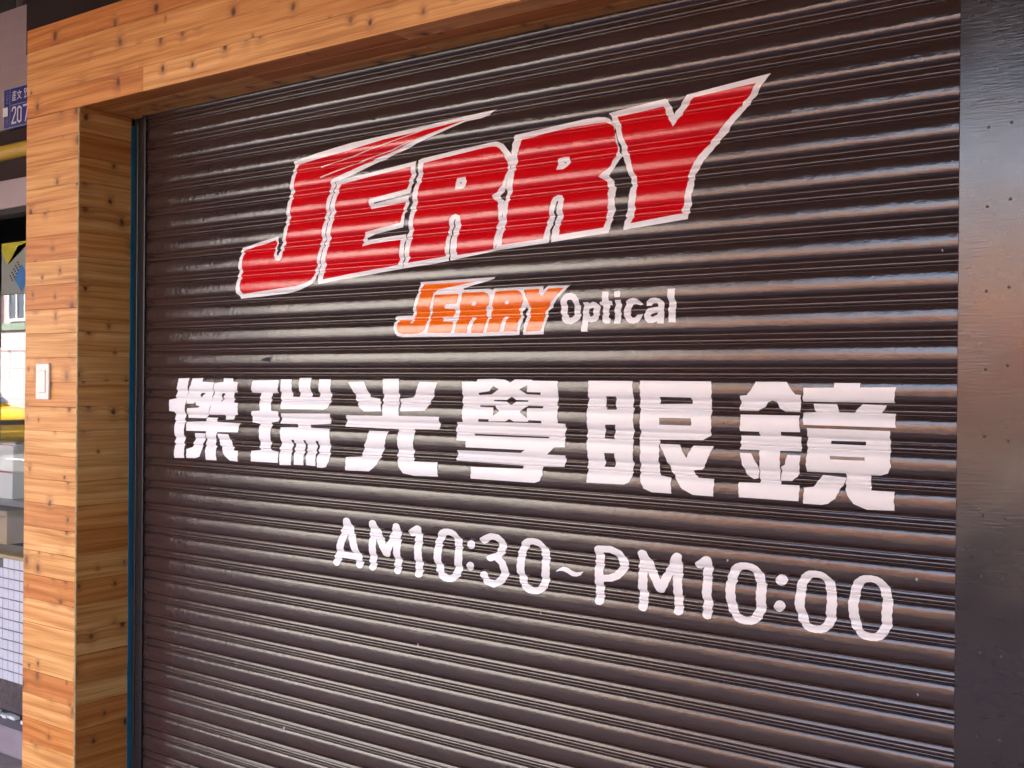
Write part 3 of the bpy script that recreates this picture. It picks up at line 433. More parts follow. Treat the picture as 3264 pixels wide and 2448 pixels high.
('letter','white hand-painted P in the opening hours','white',None,'-13749,10079 -13759,10110 -13786,10136 -13825,10153 -13872,10159 -13919,10152 -13958,10135 -13984,10108 -13993,10077 -13975,8812 -13966,8782 -13939,8756 -13899,8738 -13852,8733 -13806,8739 -13766,8757 -13740,8783 -13731,8814|-13880,10157 -13925,10149 -13962,10130 -13985,10103 -13991,10072 -13978,10042 -13949,10018 -13908,10003 -13862,9999 -13541,10016 -13496,10024 -13459,10043 -13436,10070 -13430,10101 -13443,10131 -13472,10155 -13513,10170 -13559,10174|-13497,10166 -13542,10174 -13588,10170 -13629,10154 -13657,10130 -13670,10100 -13664,10070 -13640,10043 -13603,10024 -13395,9956 -13349,9948 -13303,9952 -13263,9967 -13234,9991 -13222,10021 -13228,10052 -13251,10079 -13288,10097|-13232,10059 -13259,10084 -13298,10100 -13344,10106 -13390,10099 -13428,10081 -13453,10055 -13461,10025 -13451,9994 -13357,9854 -13330,9829 -13290,9813 -13244,9807 -13199,9814 -13160,9832 -13135,9858 -13127,9888 -13138,9918|-13137,9917 -13163,9943 -13202,9960 -13248,9966 -13294,9959 -13332,9942 -13358,9916 -13367,9886 -13358,9856 -13292,9751 -13265,9726 -13226,9709 -13180,9703 -13135,9709 -13096,9726 -13070,9752 -13061,9782 -13070,9813|-13064,9765 -13063,9796 -13080,9824 -13112,9847 -13155,9859 -13202,9860 -13245,9849 -13279,9827 -13298,9799 -13350,9644 -13351,9614 -13334,9585 -13302,9563 -13259,9550 -13212,9549 -13169,9561 -13135,9582 -13116,9610|-13129,9588 -13114,9617 -13117,9648 -13138,9676 -13173,9696 -13218,9706 -13264,9704 -13306,9690 -13337,9667 -13455,9531 -13470,9501 -13467,9471 -13446,9443 -13410,9423 -13366,9413 -13319,9415 -13278,9429 -13247,9452|-13286,9425 -13253,9446 -13234,9474 -13233,9505 -13250,9534 -13282,9556 -13325,9569 -13372,9569 -13415,9558 -13605,9478 -13639,9456 -13658,9428 -13659,9397 -13642,9369 -13609,9346 -13566,9334 -13520,9333 -13476,9345|-13521,9333 -13478,9344 -13443,9365 -13424,9393 -13422,9424 -13439,9453 -13471,9475 -13513,9488 -13560,9489 -13873,9455 -13916,9445 -13951,9423 -13970,9395 -13971,9365 -13955,9336 -13923,9313 -13880,9300 -13834,9299'),
('letter','white hand-painted M in the opening hours','white',None,'-12562,10091 -12571,10121 -12598,10146 -12637,10163 -12683,10169 -12728,10163 -12767,10145 -12792,10120 -12801,10089 -12782,8813 -12772,8783 -12746,8758 -12707,8741 -12661,8735 -12615,8741 -12577,8759 -12551,8785 -12543,8815|-12571,10119 -12597,10145 -12635,10162 -12680,10168 -12725,10163 -12764,10146 -12790,10121 -12800,10091 -12791,10061 -12313,9267 -12287,9242 -12249,9225 -12204,9218 -12159,9224 -12120,9240 -12094,9265 -12084,9295 -12092,9325|-11676,10085 -11670,10115 -11682,10144 -11710,10168 -11749,10183 -11794,10186 -11838,10179 -11873,10160 -11896,10134 -12313,9321 -12318,9291 -12307,9262 -12279,9239 -12240,9224 -12195,9220 -12151,9228 -12115,9246 -12092,9272|-11671,10111 -11681,10140 -11706,10165 -11744,10181 -11788,10186 -11832,10179 -11869,10163 -11893,10138 -11901,10108 -11862,8836 -11853,8807 -11827,8783 -11789,8767 -11745,8761 -11701,8768 -11664,8785 -11640,8810 -11632,8839'),
('digit','white hand-painted 1 in the opening hours','white',None,'-10917,10105 -10926,10134 -10951,10159 -10988,10175 -11032,10181 -11076,10175 -11114,10159 -11138,10134 -11147,10105 -11143,8842 -11134,8813 -11109,8789 -11072,8773 -11028,8767 -10984,8773 -10947,8789 -10922,8814 -10913,8843|-10949,10053 -10925,10078 -10917,10107 -10927,10136 -10953,10160 -10991,10176 -11035,10181 -11079,10175 -11116,10158 -11330,10009 -11354,9984 -11362,9955 -11352,9926 -11326,9902 -11288,9886 -11244,9881 -11200,9887 -11163,9904'),
('digit','white hand-painted 0 in the opening hours','white',None,'-9620,9455 -9630,9660 -9659,9805 -9706,9922 -9771,10015 -9854,10082 -9956,10123 -10101,10137 -10245,10123 -10347,10082 -10430,10015 -10495,9922 -10542,9805 -10571,9660 -10581,9455 -10571,9251 -10542,9106 -10495,8989 -10430,8896 -10347,8829 -10245,8788 -10101,8774 -9956,8788 -9854,8829 -9771,8896 -9706,8989 -9659,9106 -9630,9251/-9854,9455 -9859,9614 -9874,9726 -9898,9816 -9932,9888 -9974,9940 -10027,9972 -10101,9982 -10174,9972 -10227,9940 -10269,9888 -10303,9816 -10327,9726 -10342,9614 -10347,9455 -10342,9297 -10327,9185 -10303,9094 -10269,9023 -10227,8971 -10174,8939 -10101,8929 -10027,8939 -9974,8971 -9932,9023 -9898,9094 -9874,9185 -9859,9297'),
('dot','upper dot of the colon','white',None,'-9162,9847 -9166,9790 -9218,9739 -9302,9708 -9364,9721 -9405,9766 -9434,9821 -9425,9880 -9374,9931 -9293,9959 -9228,9948 -9188,9903'),
('dot','lower dot of the colon','white',None,'-9187,9293 -9214,9224 -9281,9162 -9344,9138 -9411,9146 -9452,9190 -9449,9261 -9428,9328 -9380,9379 -9316,9403 -9251,9394 -9203,9354'),
('digit','white hand-painted 0 in the opening hours','white',None,'-8062,9467 -8071,9666 -8098,9805 -8143,9919 -8205,10009 -8283,10074 -8380,10113 -8516,10126 -8653,10113 -8749,10074 -8828,10009 -8890,9919 -8934,9805 -8962,9666 -8971,9467 -8962,9269 -8934,9130 -8890,9016 -8828,8926 -8749,8861 -8653,8822 -8516,8808 -8380,8822 -8283,8861 -8205,8926 -8143,9016 -8098,9130 -8071,9269/-8280,9467 -8285,9622 -8299,9731 -8323,9820 -8355,9890 -8395,9941 -8446,9972 -8516,9982 -8587,9972 -8637,9941 -8678,9890 -8710,9820 -8733,9731 -8748,9622 -8752,9467 -8748,9313 -8733,9203 -8710,9115 -8678,9045 -8637,8994 -8587,8963 -8516,8953 -8446,8963 -8395,8994 -8355,9045 -8323,9115 -8299,9203 -8285,9313'),
('digit','white hand-painted 0 in the opening hours','white',None,'-6909,9482 -6919,9684 -6946,9827 -6991,9943 -7052,10035 -7131,10101 -7227,10141 -7364,10155 -7500,10141 -7597,10101 -7675,10035 -7737,9943 -7782,9827 -7809,9684 -7818,9482 -7809,9279 -7782,9137 -7737,9020 -7675,8929 -7597,8862 -7500,8822 -7364,8809 -7227,8822 -7131,8862 -7052,8929 -6991,9020 -6946,9137 -6919,9279/-7123,9482 -7128,9642 -7142,9755 -7166,9846 -7199,9919 -7240,9971 -7291,10003 -7364,10014 -7436,10003 -7487,9971 -7529,9919 -7561,9846 -7585,9755 -7599,9642 -7604,9482 -7599,9322 -7585,9209 -7561,9117 -7529,9045 -7487,8992 -7436,8960 -7364,8950 -7291,8960 -7240,8992 -7199,9045 -7166,9117 -7142,9209 -7128,9322'),
('dent','','chip',None,'-25951,14632 -25812,14697 -25621,14752 -25451,14723 -25344,14750 -25489,14657 -25392,14619 -25586,14602 -25768,14631'),
('paint_speck','','speck',None,'-6027,16754 -6001,16748 -6000,16720 -6023,16698 -6034,16724'),
('paint_speck','','speck',None,'-6458,10205 -6423,10202 -6415,10165 -6437,10132 -6460,10164'),
('paint_speck','','speck',None,'-6423,7899 -6396,7898 -6390,7868 -6407,7840 -6425,7865'),
('paint_speck','','speck',None,'-20954,12312 -20916,12309 -20914,12278 -20946,12250 -20962,12278'),
('paint_speck','','speck',None,'-10551,10166 -10518,10164 -10512,10131 -10532,10102 -10554,10130'),
('paint_speck','','speck',None,'-19605,6980 -19556,6981 -19589,6926 -19622,6886 -19654,6919'),
('paint_speck','','speck',None,'-24859,3725 -24788,3734 -24800,3681 -24809,3647 -24867,3673'),
('paint_speck','','speck',None,'-15604,8333 -15572,8333 -15557,8309 -15568,8286 -15595,8307'),
]
def parse(s):
    return [[[tuple(float(a) * 1e-4 for a in pt.split(",")) for pt in pl.split(" ")] for pl in g.split("/")] for g in s.split("|")]

def spans(polys, z):
    xs = []
    for pl in polys:
        n = len(pl)
        for i in range(n):
            (xa, za), (xb, zb) = pl[i], pl[(i + 1) % n]
            if (za <= z) != (zb <= z):
                xs.append(xa + (xb - xa) * (z - za) / (zb - za))
    xs.sort()
    return [(xs[i], xs[i + 1]) for i in range(0, len(xs) - 1, 2)]

def merged(iv):
    iv = sorted(iv)
    out = []
    for a, b in iv:
        if out and a <= out[-1][1]: out[-1] = (out[-1][0], max(b, out[-1][1]))
        else: out.append((a, b))
    return out

def wob(x, z, seed):
    return 0.0007 * math.sin(z * 151 + x * 23 + seed) + 0.0005 * math.sin(z * 397 + x * 71 + seed * 2.3)

def paint_mesh(name, groups, lift, mat, seed):
    zs = [pt[1] for g in groups for pl in g for pt in pl]
    z0, z1 = min(zs), max(zs)
    cuts = set(round(z, 6) for z in zs)
    k = -20
    while k < 30:
        top = EYE - (k - 0.985) * PITCH
        for d in SZ[:-1]:
            z = top + d
            if z0 < z < z1: cuts.add(round(float(z), 6))
        k += 1
    cuts = sorted(cuts)
    V, F, index = [], [], {}
    def vert(x, z):
        key = (round(x, 6), round(z, 6))
        if key not in index:
            index[key] = len(V); V.append((x + wob(x, z, seed), z))
        return index[key]
    for za, zb in zip(cuts[:-1], cuts[1:]):
        if zb - za < 2e-5: continue
        e = (zb - za) * 1e-3
        A = merged([s for g in groups for s in spans(g, za + e)])
        B = merged([s for g in groups for s in spans(g, zb - e)])
        if len(A) != len(B):
            A = B = merged([s for g in groups for s in spans(g, (za + zb) / 2)])
        for (a0, a1), (b0, b1) in zip(A, B):
            if max(a1 - a0, b1 - b0) < 1e-5: continue
            q = [vert(a0, za), vert(a1, za), vert(b1, zb), vert(b0, zb)]
            q2 = []
            for i in q:
                if i not in q2: q2.append(i)
            if len(q2) > 2: F.append(q2)
    zz = np.array([v[1] for v in V])
    N = vnormal(zz)
    hh = height(zz)
    co = [(V[i][0], -hh[i] + N[i][1] * lift, zz[i] + N[i][2] * lift * 0.5) for i in range(len(V))]
    me = bpy.data.meshes.new(name)
    me.from_pydata(co, [], F)
    for p in me.polygons: p.use_smooth = True
    me.normals_split_custom_set_from_vertices([Vector(n).normalized() for n in N])
    me.materials.append(mat)
    return me
COLS = {"red": (M_RED, 0.0011), "orange": (M_ORANGE, 0.0011), "white": (M_WHITE, 0.0006), "white2": (M_WHITE2, 0.0016), "chip": (M_DARK, 0.0005), "speck": (M_CONC, 0.0005)}
made = []
for i, (nm, lab, colr, par, data) in enumerate(PAINT):
    mat, lift = COLS[colr]
    o = link(nm, paint_mesh(nm, parse(data), lift + 0.00002 * (i % 7), mat, i * 1.7), None, shutter if par is None else made[par])
    if lab: o["label"] = lab
    made.append(o)

# ---- left guide rail
rail_me = bmesh.new()
add_box(rail_me, -3.2425, -3.226, -0.002, 0.05, 0.0, 2.285, 0.0015)
add_box(rail_me, -3.2255, -3.1905, 0.001, 0.05, 0.0, 2.285, 0.002)
add_box(rail_me, -3.190, -3.1725, -0.006, 0.05, 0.0, 2.285, 0.003)
add_box(rail_me, -3.1765, -3.1600, -0.021, -0.0155, 0.0, 2.285, 0.0022)
rail = link("guide_rail", bm_mesh(rail_me, "guide_rail"), M_RAIL, shutter)
riv_me = None
for z in (1.34, 1.22, 1.05, 0.87, 0.72, 0.55, 0.40, 0.25, 1.78):
    bm = bmesh.new(); add_cyl(bm, (0, 0.0, 0), (0, -0.002, 0), 0.0035, 0.002, 8)
    if riv_me is None:
        riv_me = bm_mesh(bm, "rivet"); riv_me.materials.append(M_NAIL)
    else: bm.free()
    link("rivet", riv_me, None, rail, (-3.209 + random.uniform(-.002, .002), 0.0009, z))

# ================================================================== panel at the right of the shutter
def panel_material():
    k = NT("panel_enamel")
    p = k.pos()
    big = k.noise(k.mapping(p, (1.0, 1, 3.0)), 2.0, 5, 0.65)
    k.put(k.b.inputs["Base Color"], k.ramp(big, [(0.3, (0.019, 0.0125, 0.0115)), (0.72, (0.033, 0.022, 0.020))]))
    k.put(k.b.inputs["Roughness"], k.math('MULTIPLY_ADD', k.noise(p, 5.0, 4, 0.6), 0.26, 0.05))
    k.b.inputs["Specular IOR Level"].default_value = 0.68
    wr = k.noise(k.mapping(p, (3.0, 1.0, 30.0)), 9.0, 3, 0.6)          # fine horizontal wrinkles
    patch = k.math('MULTIPLY', k.math('SUBTRACT', k.noise(p, 7.0, 3, 0.5), 0.38, clamp=True), 3.0, clamp=True)
    wv = k.noise(k.mapping(p, (2.0, 1.0, 0.8)), 6.0, 2, 0.5)
    n1 = k.bump(wv, 0.2, 0.004)
    k.put(k.b.inputs["Normal"], k.bump(k.math('MULTIPLY', wr, patch), 0.45, 0.0007, n1))
    return k.m
post = thing("door_post", "flat dark brown painted post with paired nails right of the shutter", "post", (-0.47, 0, 0))
pm = box("panel", -0.096, 0.046, -0.030, 0.10, 0.0, 2.60, panel_material(), post, 0.0015)
nail_me = None
for (x, z) in [(-0.471, 1.905), (-0.512, 1.901), (-0.472, 1.76), (-0.513, 1.749), (-0.473, 1.593), (-0.514, 1.587), (-0.475, 1.444), (-0.514, 1.437), (-0.473, 1.301), (-0.515, 1.308), (-0.517, 1.156), (-0.478, 1.154), (-0.517, 1.04), (-0.478, 1.039), (-0.518, 0.893), (-0.48, 0.891), (-0.522, 0.732), (-0.482, 0.732)]:
    if nail_me is None:
        bm = bmesh.new(); add_cyl(bm, (0, 0, 0), (0, -0.0016, 0), 0.0032, 0.0022, 8)
        nail_me = bm_mesh(bm, "nail"); nail_me.materials.append(M_NAIL)
    link("nail", nail_me, None, post, (x + 0.47, -0.030, z))
edge = box("edge_strip", 0.047, 0.075, -0.024, 0.10, 0.0, 2.60, M_DARK, post)

# ================================================================== cedar cladding
frame = thing("wooden_door_frame", "knotty cedar boarding framing the brown shutter", "door frame", (-3.4, -0.2, 0))
FX, FY = -3.4, -0.2
def plank(L, H, T=0.012, name="plank"):
    """board centred on its own origin, length along X, face towards -Y"""
    bm = bmesh.new()
    add_box(bm, -L / 2, L / 2, 0, T, -H / 2, H / 2)
    es = [e for e in bm.edges if all(abs(v.co.y) < 1e-6 for v in e.verts) and abs(e.verts[0].co.z - e.verts[1].co.z) < 1e-6]
    bmesh.ops.bevel(bm, geom=es, offset=0.0010, segments=1, affect='EDGES')
    me = bm_mesh(bm, name)
    me.materials.append(M_WOOD)
    return me
CL, CR, FRONT = -3.551, -3.2485, -0.210
# front of the pillar: short boards, one above the other
pz = 0.081
me_f = plank(CR - CL, pz - 0.0005)
me_j = plank(0.192, pz - 0.0005)
z = 1.5545 + 9 * pz
row = 0
while z > 0.02:
    zc = z - pz / 2
    a = random.uniform(-0.0006, 0.0006)
    link("plank", me_f, None, frame, ((CL + CR) / 2 - FX, FRONT + a - FY, zc))
    # jamb boards: grain runs into the wall
    link("plank", me_j, None, frame, (-3.2447 - FX + random.uniform(-.0005, .0005), FRONT + 0.004 + 0.096 - FY, zc + 0.004), (0, 0, math.pi / 2))
    z -= pz
    row += 1
# thin raw edge at the corner
box("corner_strip", CR + 0.0003 - FX, CR + 0.0030 - FX, FRONT + 0.0005 - FY, FRONT + 0.004 - FY, 0.02, 2.283, plain("raw_edge", (0.50, 0.46, 0.25), rough=0.7, var=0.35, scale=60), frame)
# beam front: four courses of long boards
BZ0, BZ1, BX1 = 2.2845, 2.584, 0.30
hb = (BZ1 - BZ0) / 4
cuts = [[-3.551, -2.907, -0.86, BX1], [-3.551, -1.75, BX1], [-3.551, -2.30, -0.9, BX1], [-3.551, -1.60, BX1]]
for i in range(4):
    zc = BZ0 + hb * (i + 0.5)
    for a, b in zip(cuts[i][:-1], cuts[i][1:]):
        link("plank", plank(b - a - 0.0008, hb - 0.0004), None, frame, ((a + b) / 2 - FX, FRONT + random.uniform(-.0005, .0005) - FY, zc))
# soffit: three courses, face down
hs = 0.198 / 3
for i in range(3):
    yc = FRONT + 0.0125 + hs * (i + 0.5)
    for a, b in ([(-3.2445, -1.9), (-1.9, BX1)] if i != 1 else [(-3.2445, -2.5), (-2.5, -0.7), (-0.7, BX1)]):
        link("plank", plank(b - a - 0.0008, hs - 0.0004), None, frame, ((a + b) / 2 - FX, yc - FY, BZ0 + 0.001), (math.pi / 2, 0, 0))
# rough core inside the boarding
boxes("core", [(CL + 0.002 - FX, CR - 0.012 - FX, FRONT + 0.0135 - FY, 0.20 - FY, 0.0, BZ1 - 0.002), (CR - 0.0118 - FX, BX1 - FX, FRONT + 0.0135 - FY, -0.005 - FY, BZ0 + 0.016, BZ1 - 0.002)], M_CARD, frame)

# blue masking tape left on the jamb
bm = bmesh.new()
n = 40
prev = None
for i in range(n + 1):
    zz = 0.02 + (2.26 - 0.02) * i / n
    j = random.uniform(-0.0012, 0.0012)
    a = bm.verts.new((-3.2425, -0.0150 + j, zz)); b = bm.verts.new((-3.2425, -0.0010, zz))
    a2 = bm.verts.new((-3.2440, -0.0150 + j, zz)); b2 = bm.verts.new((-3.2440, -0.0010, zz))
    if prev:
        bm.faces.new((prev[0], prev[1], b, a)); bm.faces.new((prev[2], prev[0], a, a2))
    prev = (a, b, a2, b2)
tape = link("masking_tape", bm_mesh(bm, "masking_tape"), M_BLUE)
tag(tape, "blue masking tape strip between the cedar jamb and the shutter rail", "tape")

# light switch on the pillar
sw = thing("light_switch", "ivory light switch plate on the cedar pillar", "light switch", (-3.432, FRONT, 1.395))
box("plate", -0.0385, 0.0385, -0.0095, -0.0008, -0.0605, 0.0605, M_SWITCH, sw, 0.0035, 2)
box("rocker", -0.022, 0.022, -0.0125, -0.0093, -0.038, 0.038, M_SWITCH, sw, 0.002, 1)

# dark board above the beam
sb = box("upper_board", -3.815, 0.6, -0.06, -0.02, 2.5845, 3.1, M_BROWNP)
tag(sb, "dark brown board above the cedar beam", "board")

# ================================================================== neighbouring shop
shop = thing("neighbour_shop", "neighbouring shop front with mauve fascia, yellow strip and white tiled base", "shop", (-4.2, 0, 0))
SX = -4.2
NX0, NX1 = -6.6, -3.40
def nb(name, x0, x1, y0, y1, z0, z1, mat, bevel=0.0, parent=shop):
    return box(name, x0 - SX, x1 - SX, y0, y1, z0, z1, mat, parent, bevel)
def fascia_material():
    k = NT("fascia_panel")
    p = k.pos()
    sep = k.n("ShaderNodeSeparateXYZ"); k.put(sep.inputs[0], p)
    fr = k.math('FRACT', k.math('DIVIDE', sep.outputs[2], 0.056))
    ln = k.math('LESS_THAN', fr, 0.05)
    n = k.noise(p, 5.0, 4, 0.6)
    c = k.ramp(n, [(0.3, (0.26, 0.185, 0.185)), (0.7, (0.31, 0.225, 0.215))])
    k.put(k.b.inputs["Base Color"], k.mix(k.math('MULTIPLY', ln, 0.35), c, rgb(0.36, 0.30, 0.36)))
    k.b.inputs["Roughness"].default_value = 0.5
    return k.m
nb("fascia", NX0, -3.818, -0.004, 0.10, 2.352, 2.803, fascia_material())
nb("edge_trim", -3.8178, -3.8155, -0.010, 0.10, 2.352, 2.803, plain("green_trim", (0.10, 0.11, 0.08)))
nb("soffit_band", NX0, NX1, 0.012, 0.10, 2.301, 2.352, M_BROWNP)
cyl("yellow_strip", (NX0 - SX, 0.010, 2.268), (NX1 - SX, 0.010, 2.268), 0.029, M_YELLOW, shop, n=20)
nb("lintel", NX0, NX1, 0.014, 0.10, 2.163, 2.24, M_BROWNP)
nb("header_panel", NX0, NX1, -0.001, 0.08, 2.052, 2.160, M_FASCIA, 0.002)
nb("head_rail", NX0, NX1, 0.004, 0.07, 2.030, 2.051, M_DARK)
nb("upper_wall", NX0, -3.3, 0.20, 0.30, 2.80, 3.10, M_DARK)
cyl("downpipe", (-4.238 - SX, 0.17, 2.80), (-4.238 - SX, 0.17, 3.10), 0.024, plain("pipe_grey", (0.10, 0.075, 0.065)), shop)
# tiled base
tw = nb("tiled_wall", NX0, NX1, 0.026, 0.16, 0.243, 0.713, M_GROUT)
bm = bmesh.new(); add_box(bm, -0.0182, 0.0182, 0.0, 0.006, -0.0177, 0.0177, 0.0012)
tile_me = bm_mesh(bm, "tile"); tile_me.materials.append(M_TILE)
tp = 0.0392
for r in range(12):
    for c in range(25):
        x = -3.992 - c * tp + 2 * tp
        z = 0.713 - tp * (r + 0.5) + 0.001
        if z < 0.26: continue
        if r == 0 and c == 5: continue
        link("tile", tile_me, None, tw, (x - SX, 0.0202 + random.uniform(-.0004, .0004), z))
nb("sill", NX0, NX1, 0.010, 0.17, 0.7135, 0.728, M_TAN, 0.002)
nb("kick_board", NX0, NX1, 0.032, 0.16, 0.125, 0.242, M_KICK)
nb("step", NX0, NX1, -0.05, 0.16, 0.0, 0.105, M_STEP, 0.006)
rb = bmesh.new()
for i in range(26):
    x = random.uniform(-4.45, -3.9) - SX; s = random.uniform(.005, .016)
    add_box(rb, x - s, x + s, random.uniform(0.0, .02), .034, 0.1055, 0.1055 + s * random.uniform(.5, 1.3), 0.002)
fl = link("paint_flakes", bm_mesh(rb, "paint_flakes"), M_CARTON, shop); fl["kind"] = "stuff"
# window
kg = NT("window_glass")
for nd in list(kg.t.nodes):
    if nd.type == 'BSDF_PRINCIPLED': kg.t.nodes.remove(nd)
out = kg.t.nodes["Material Output"]
gl = kg.n("ShaderNodeBsdfGlossy"); gl.inputs["Roughness"].default_value = 0.0; gl.inputs["Color"].default_value = (1, 1, 1, 1)
tr = kg.n("ShaderNodeBsdfTransparent"); tr.inputs["Color"].default_value = (0.92, 0.95, 0.93, 1)
fr = kg.n("ShaderNodeFresnel"); fr.inputs["IOR"].default_value = 1.62
mx = kg.n("ShaderNodeMixShader")
kg.put(mx.inputs[0], fr.outputs[0]); kg.put(mx.inputs[1], tr.outputs[0]); kg.put(mx.inputs[2], gl.outputs[0])
kg.put(out.inputs["Surface"], mx.outputs[0])
bm = bmesh.new()
bm.faces.new([bm.verts.new(p) for p in ((NX0 - SX, 0.040, 0.728), (NX1 - SX, 0.040, 0.728), (NX1 - SX, 0.040, 2.035), (NX0 - SX, 0.040, 2.035))])
link("window_pane", bm_mesh(bm, "window_pane"), kg.m, shop)
# dark room behind it
boxes("room", [(NX0 - SX, NX1 - 0.06 - SX, 1.6, 1.65, 0.1, 3.0), (NX0 - .05 - SX, NX0 - SX, 0.05, 1.65, 0.1, 3.0), (NX0 - SX, NX1 - 0.06 - SX, 0.05, 1.6, 2.2, 2.25), (NX0 - SX, NX1 - 0.06 - SX, 0.17, 1.6, 0.05, 0.1)], M_DARK, shop)
# shelves and stock behind the glass
shelf = thing("display_shelf", "grey display shelf behind the shop window", "shelf", (-4.4, 0.25, 0.9))
box("board", -0.9, 0.7, -0.16, 0.18, 0.000, 0.024, M_STEEL, shelf)
box("upper_board", -0.9, 0.7, -0.10, 0.18, 0.425, 0.445, M_STEEL, shelf)
box("back_board", -0.9, 0.7, 0.181, 0.20, -0.17, 0.9, plain("brown_back", (0.055, 0.03, 0.02)), shelf)
def carton(x, y, z, w, d, h, label, mat=M_CARTON, red=True, group="white cartons behind the shop window"):
    t = thing("carton", label, "box", (x, y, z), 0, group)
    box("box", -w / 2, w / 2, 0, d, 0, h, mat, t, 0.0015)
    if red:
        boxes("red_edge", [(-w / 2 - .001, -w / 2 + .006, -0.0015, 0.0, 0, h), (-w / 2 + .006, w / 2, -0.0015, 0.0, h - .006, h)], M_REDLINE, t)
    return t
carton(-4.262, 0.11, 0.924, 0.155, 0.12, 0.108, "white carton at the bottom right on the shelf behind the shop window")
carton(-4.262, 0.112, 1.033, 0.155, 0.12, 0.108, "white carton on top of the bottom right carton behind the shop window")
carton(-4.422, 0.11, 0.924, 0.155, 0.12, 0.108, "white carton at the bottom left on the shelf behind the shop window")
carton(-4.422, 0.112, 1.033, 0.155, 0.12, 0.108, "white carton on top of the bottom left carton behind the shop window")
carton(-4.220, 0.15, 1.3455, 0.12, 0.10, 0.100, "lower white carton on the upper shelf board on the right behind the shop window")
carton(-4.218, 0.152, 1.4460, 0.12, 0.10, 0.105, "topmost white carton on the upper shelf board on the right behind the shop window")
carton(-4.365, 0.16, 1.3455, 0.10, 0.10, 0.19, "tall narrow white carton on the upper shelf board on the left behind the shop window")
cb = thing("cardboard_box", "brown cardboard box below the shelf behind the shop window", "box", (-4.43, 0.15, 0.729))
box("body", -0.14, 0.135, 0, 0.2, 0, 0.135, M_CARD, cb, 0.002)
box("flap", -0.14, 0.135, -0.03, -0.0005, 0.112, 0.1155, M_CARD, cb)
# poster
po = thing("poster", "grey yellow and blue poster hanging inside the shop window", "poster", (-4.21, 0.115, 1.80))
box("sheet", -0.075, 0.14, 0.0, 0.003, -0.06, 0.145, plain("poster_grey", (0.33, 0.32, 0.30), var=0.04), po)
def flat(name, pts, y, mat, parent):
    bm = bmesh.new()
    f = bm.faces.new([bm.verts.new((x, y, z)) for x, z in pts])
    bmesh.ops.triangulate(bm, faces=[f])
    return link(name, bm_mesh(bm, name), mat, parent)
flat("yellow_field", [(-0.075, 0.145), (0.14, 0.145), (0.14, 0.13), (0.045, 0.128), (-0.03, 0.055), (-0.075, 0.115)], -0.001, plain("poster_yellow", (0.55, 0.45, 0.03)), po)
flat("blue_field", [(0.020, 0.0), (0.075, 0.055), (0.13, 0.0), (0.075, -0.055)], -0.001, plain("poster_blue", (0.06, 0.20, 0.50)), po)
dots = bmesh.new()
for i in range(3):
    for j in range(5):
        cx, cz = -0.008 + i * 0.009 + j * 0.013, 0.012 - i * 0.009 + j * 0.013
        add_box(dots, cx - .0035, cx + .0035, -0.0018, -0.0008, cz - .003, cz + .003)
pd = link("dots", bm_mesh(dots, "dots"), M_DARK, po); pd["kind"] = "stuff"

# house number plate
hp = thing("house_number_plate", "blue house number plate 207 on the mauve fascia", "sign", (-3.945, -0.004, 2.425))
box("plate", -0.106, 0.150, -0.007, -0.0008, -0.077, 0.077, M_PLATE, hp, 0.002)
boxes("border", [(-0.104, 0.148, -0.0085, -0.0072, 0.0725, 0.0755), (-0.104, 0.148, -0.0085, -0.0072, -0.0755, -0.0715), (-0.104, -0.101, -0.0085, -0.0072, -0.0714, 0.0724), (-0.063, -0.0605, -0.0085, -0.0072, -0.0714, 0.0724), (-0.0604, 0.148, -0.0085, -0.0072, 0.009, 0.0115)], plain("plate_line", (0.22, 0.22, 0.34)), hp)
def stroke_mesh(name, lines, w, y, mat, parent):
    bm = bmesh.new()
    for ln in lines:
        L = [Vector((a, 0, b)) for a, b in ln]
        for i in range(len(L)):
            if i + 1 < len(L):
                a, b = L[i], L[i + 1]
                d = (b - a).normalized(); nrm2 = Vector((-d.z, 0, d.x)) * w / 2
                e = d * w * 0.4
                q = [a - e + nrm2, b + e + nrm2, b + e - nrm2, a - e - nrm2]
                yy = y - 0.00006 * (len(bm.faces) % 9)
                vs = [bm.verts.new((p.x, yy, p.z)) for p in q]
                f = bm.faces.new(vs)
    me = bm_mesh(bm, name)
    return link(name, me, mat, parent)
d2 = [(-0.047, -0.010), (-0.044, -0.002), (-0.036, 0.001), (-0.026, -0.001), (-0.022, -0.009), (-0.026, -0.022), (-0.048, -0.058), (-0.020, -0.058)]
d0 = [(0.002, -0.001), (-0.009, -0.006), (-0.010, -0.050), (0.002, -0.059), (0.014, -0.054), (0.015, -0.008), (0.002, -0.001)]
d7 = [(0.030, -0.001), (0.062, -0.001), (0.044, -0.060)]
for nm, ln in (("2", d2), ("0", d0), ("7", d7)):
    o = stroke_mesh("digit", [ln], 0.0075, -0.0078, M_PLATEW, hp); o["label"] = "white digit " + nm
g1 = [[(-0.045, 0.058), (-0.020, 0.058)], [(-0.040, 0.051), (-0.026, 0.051)], [(-0.044, 0.044), (-0.022, 0.044)], [(-0.042, 0.036), (-0.024, 0.036)], [(-0.043, 0.028), (-0.021, 0.028)], [(-0.033, 0.062), (-0.033, 0.026)], [(-0.043, 0.050), (-0.044, 0.026)]]
g2 = [[(0.0, 0.060), (0.002, 0.055)], [(-0.014, 0.052), (0.016, 0.052)], [(0.010, 0.051), (0.004, 0.038), (-0.013, 0.028)], [(-0.008, 0.049), (0.002, 0.036), (0.015, 0.028)]]
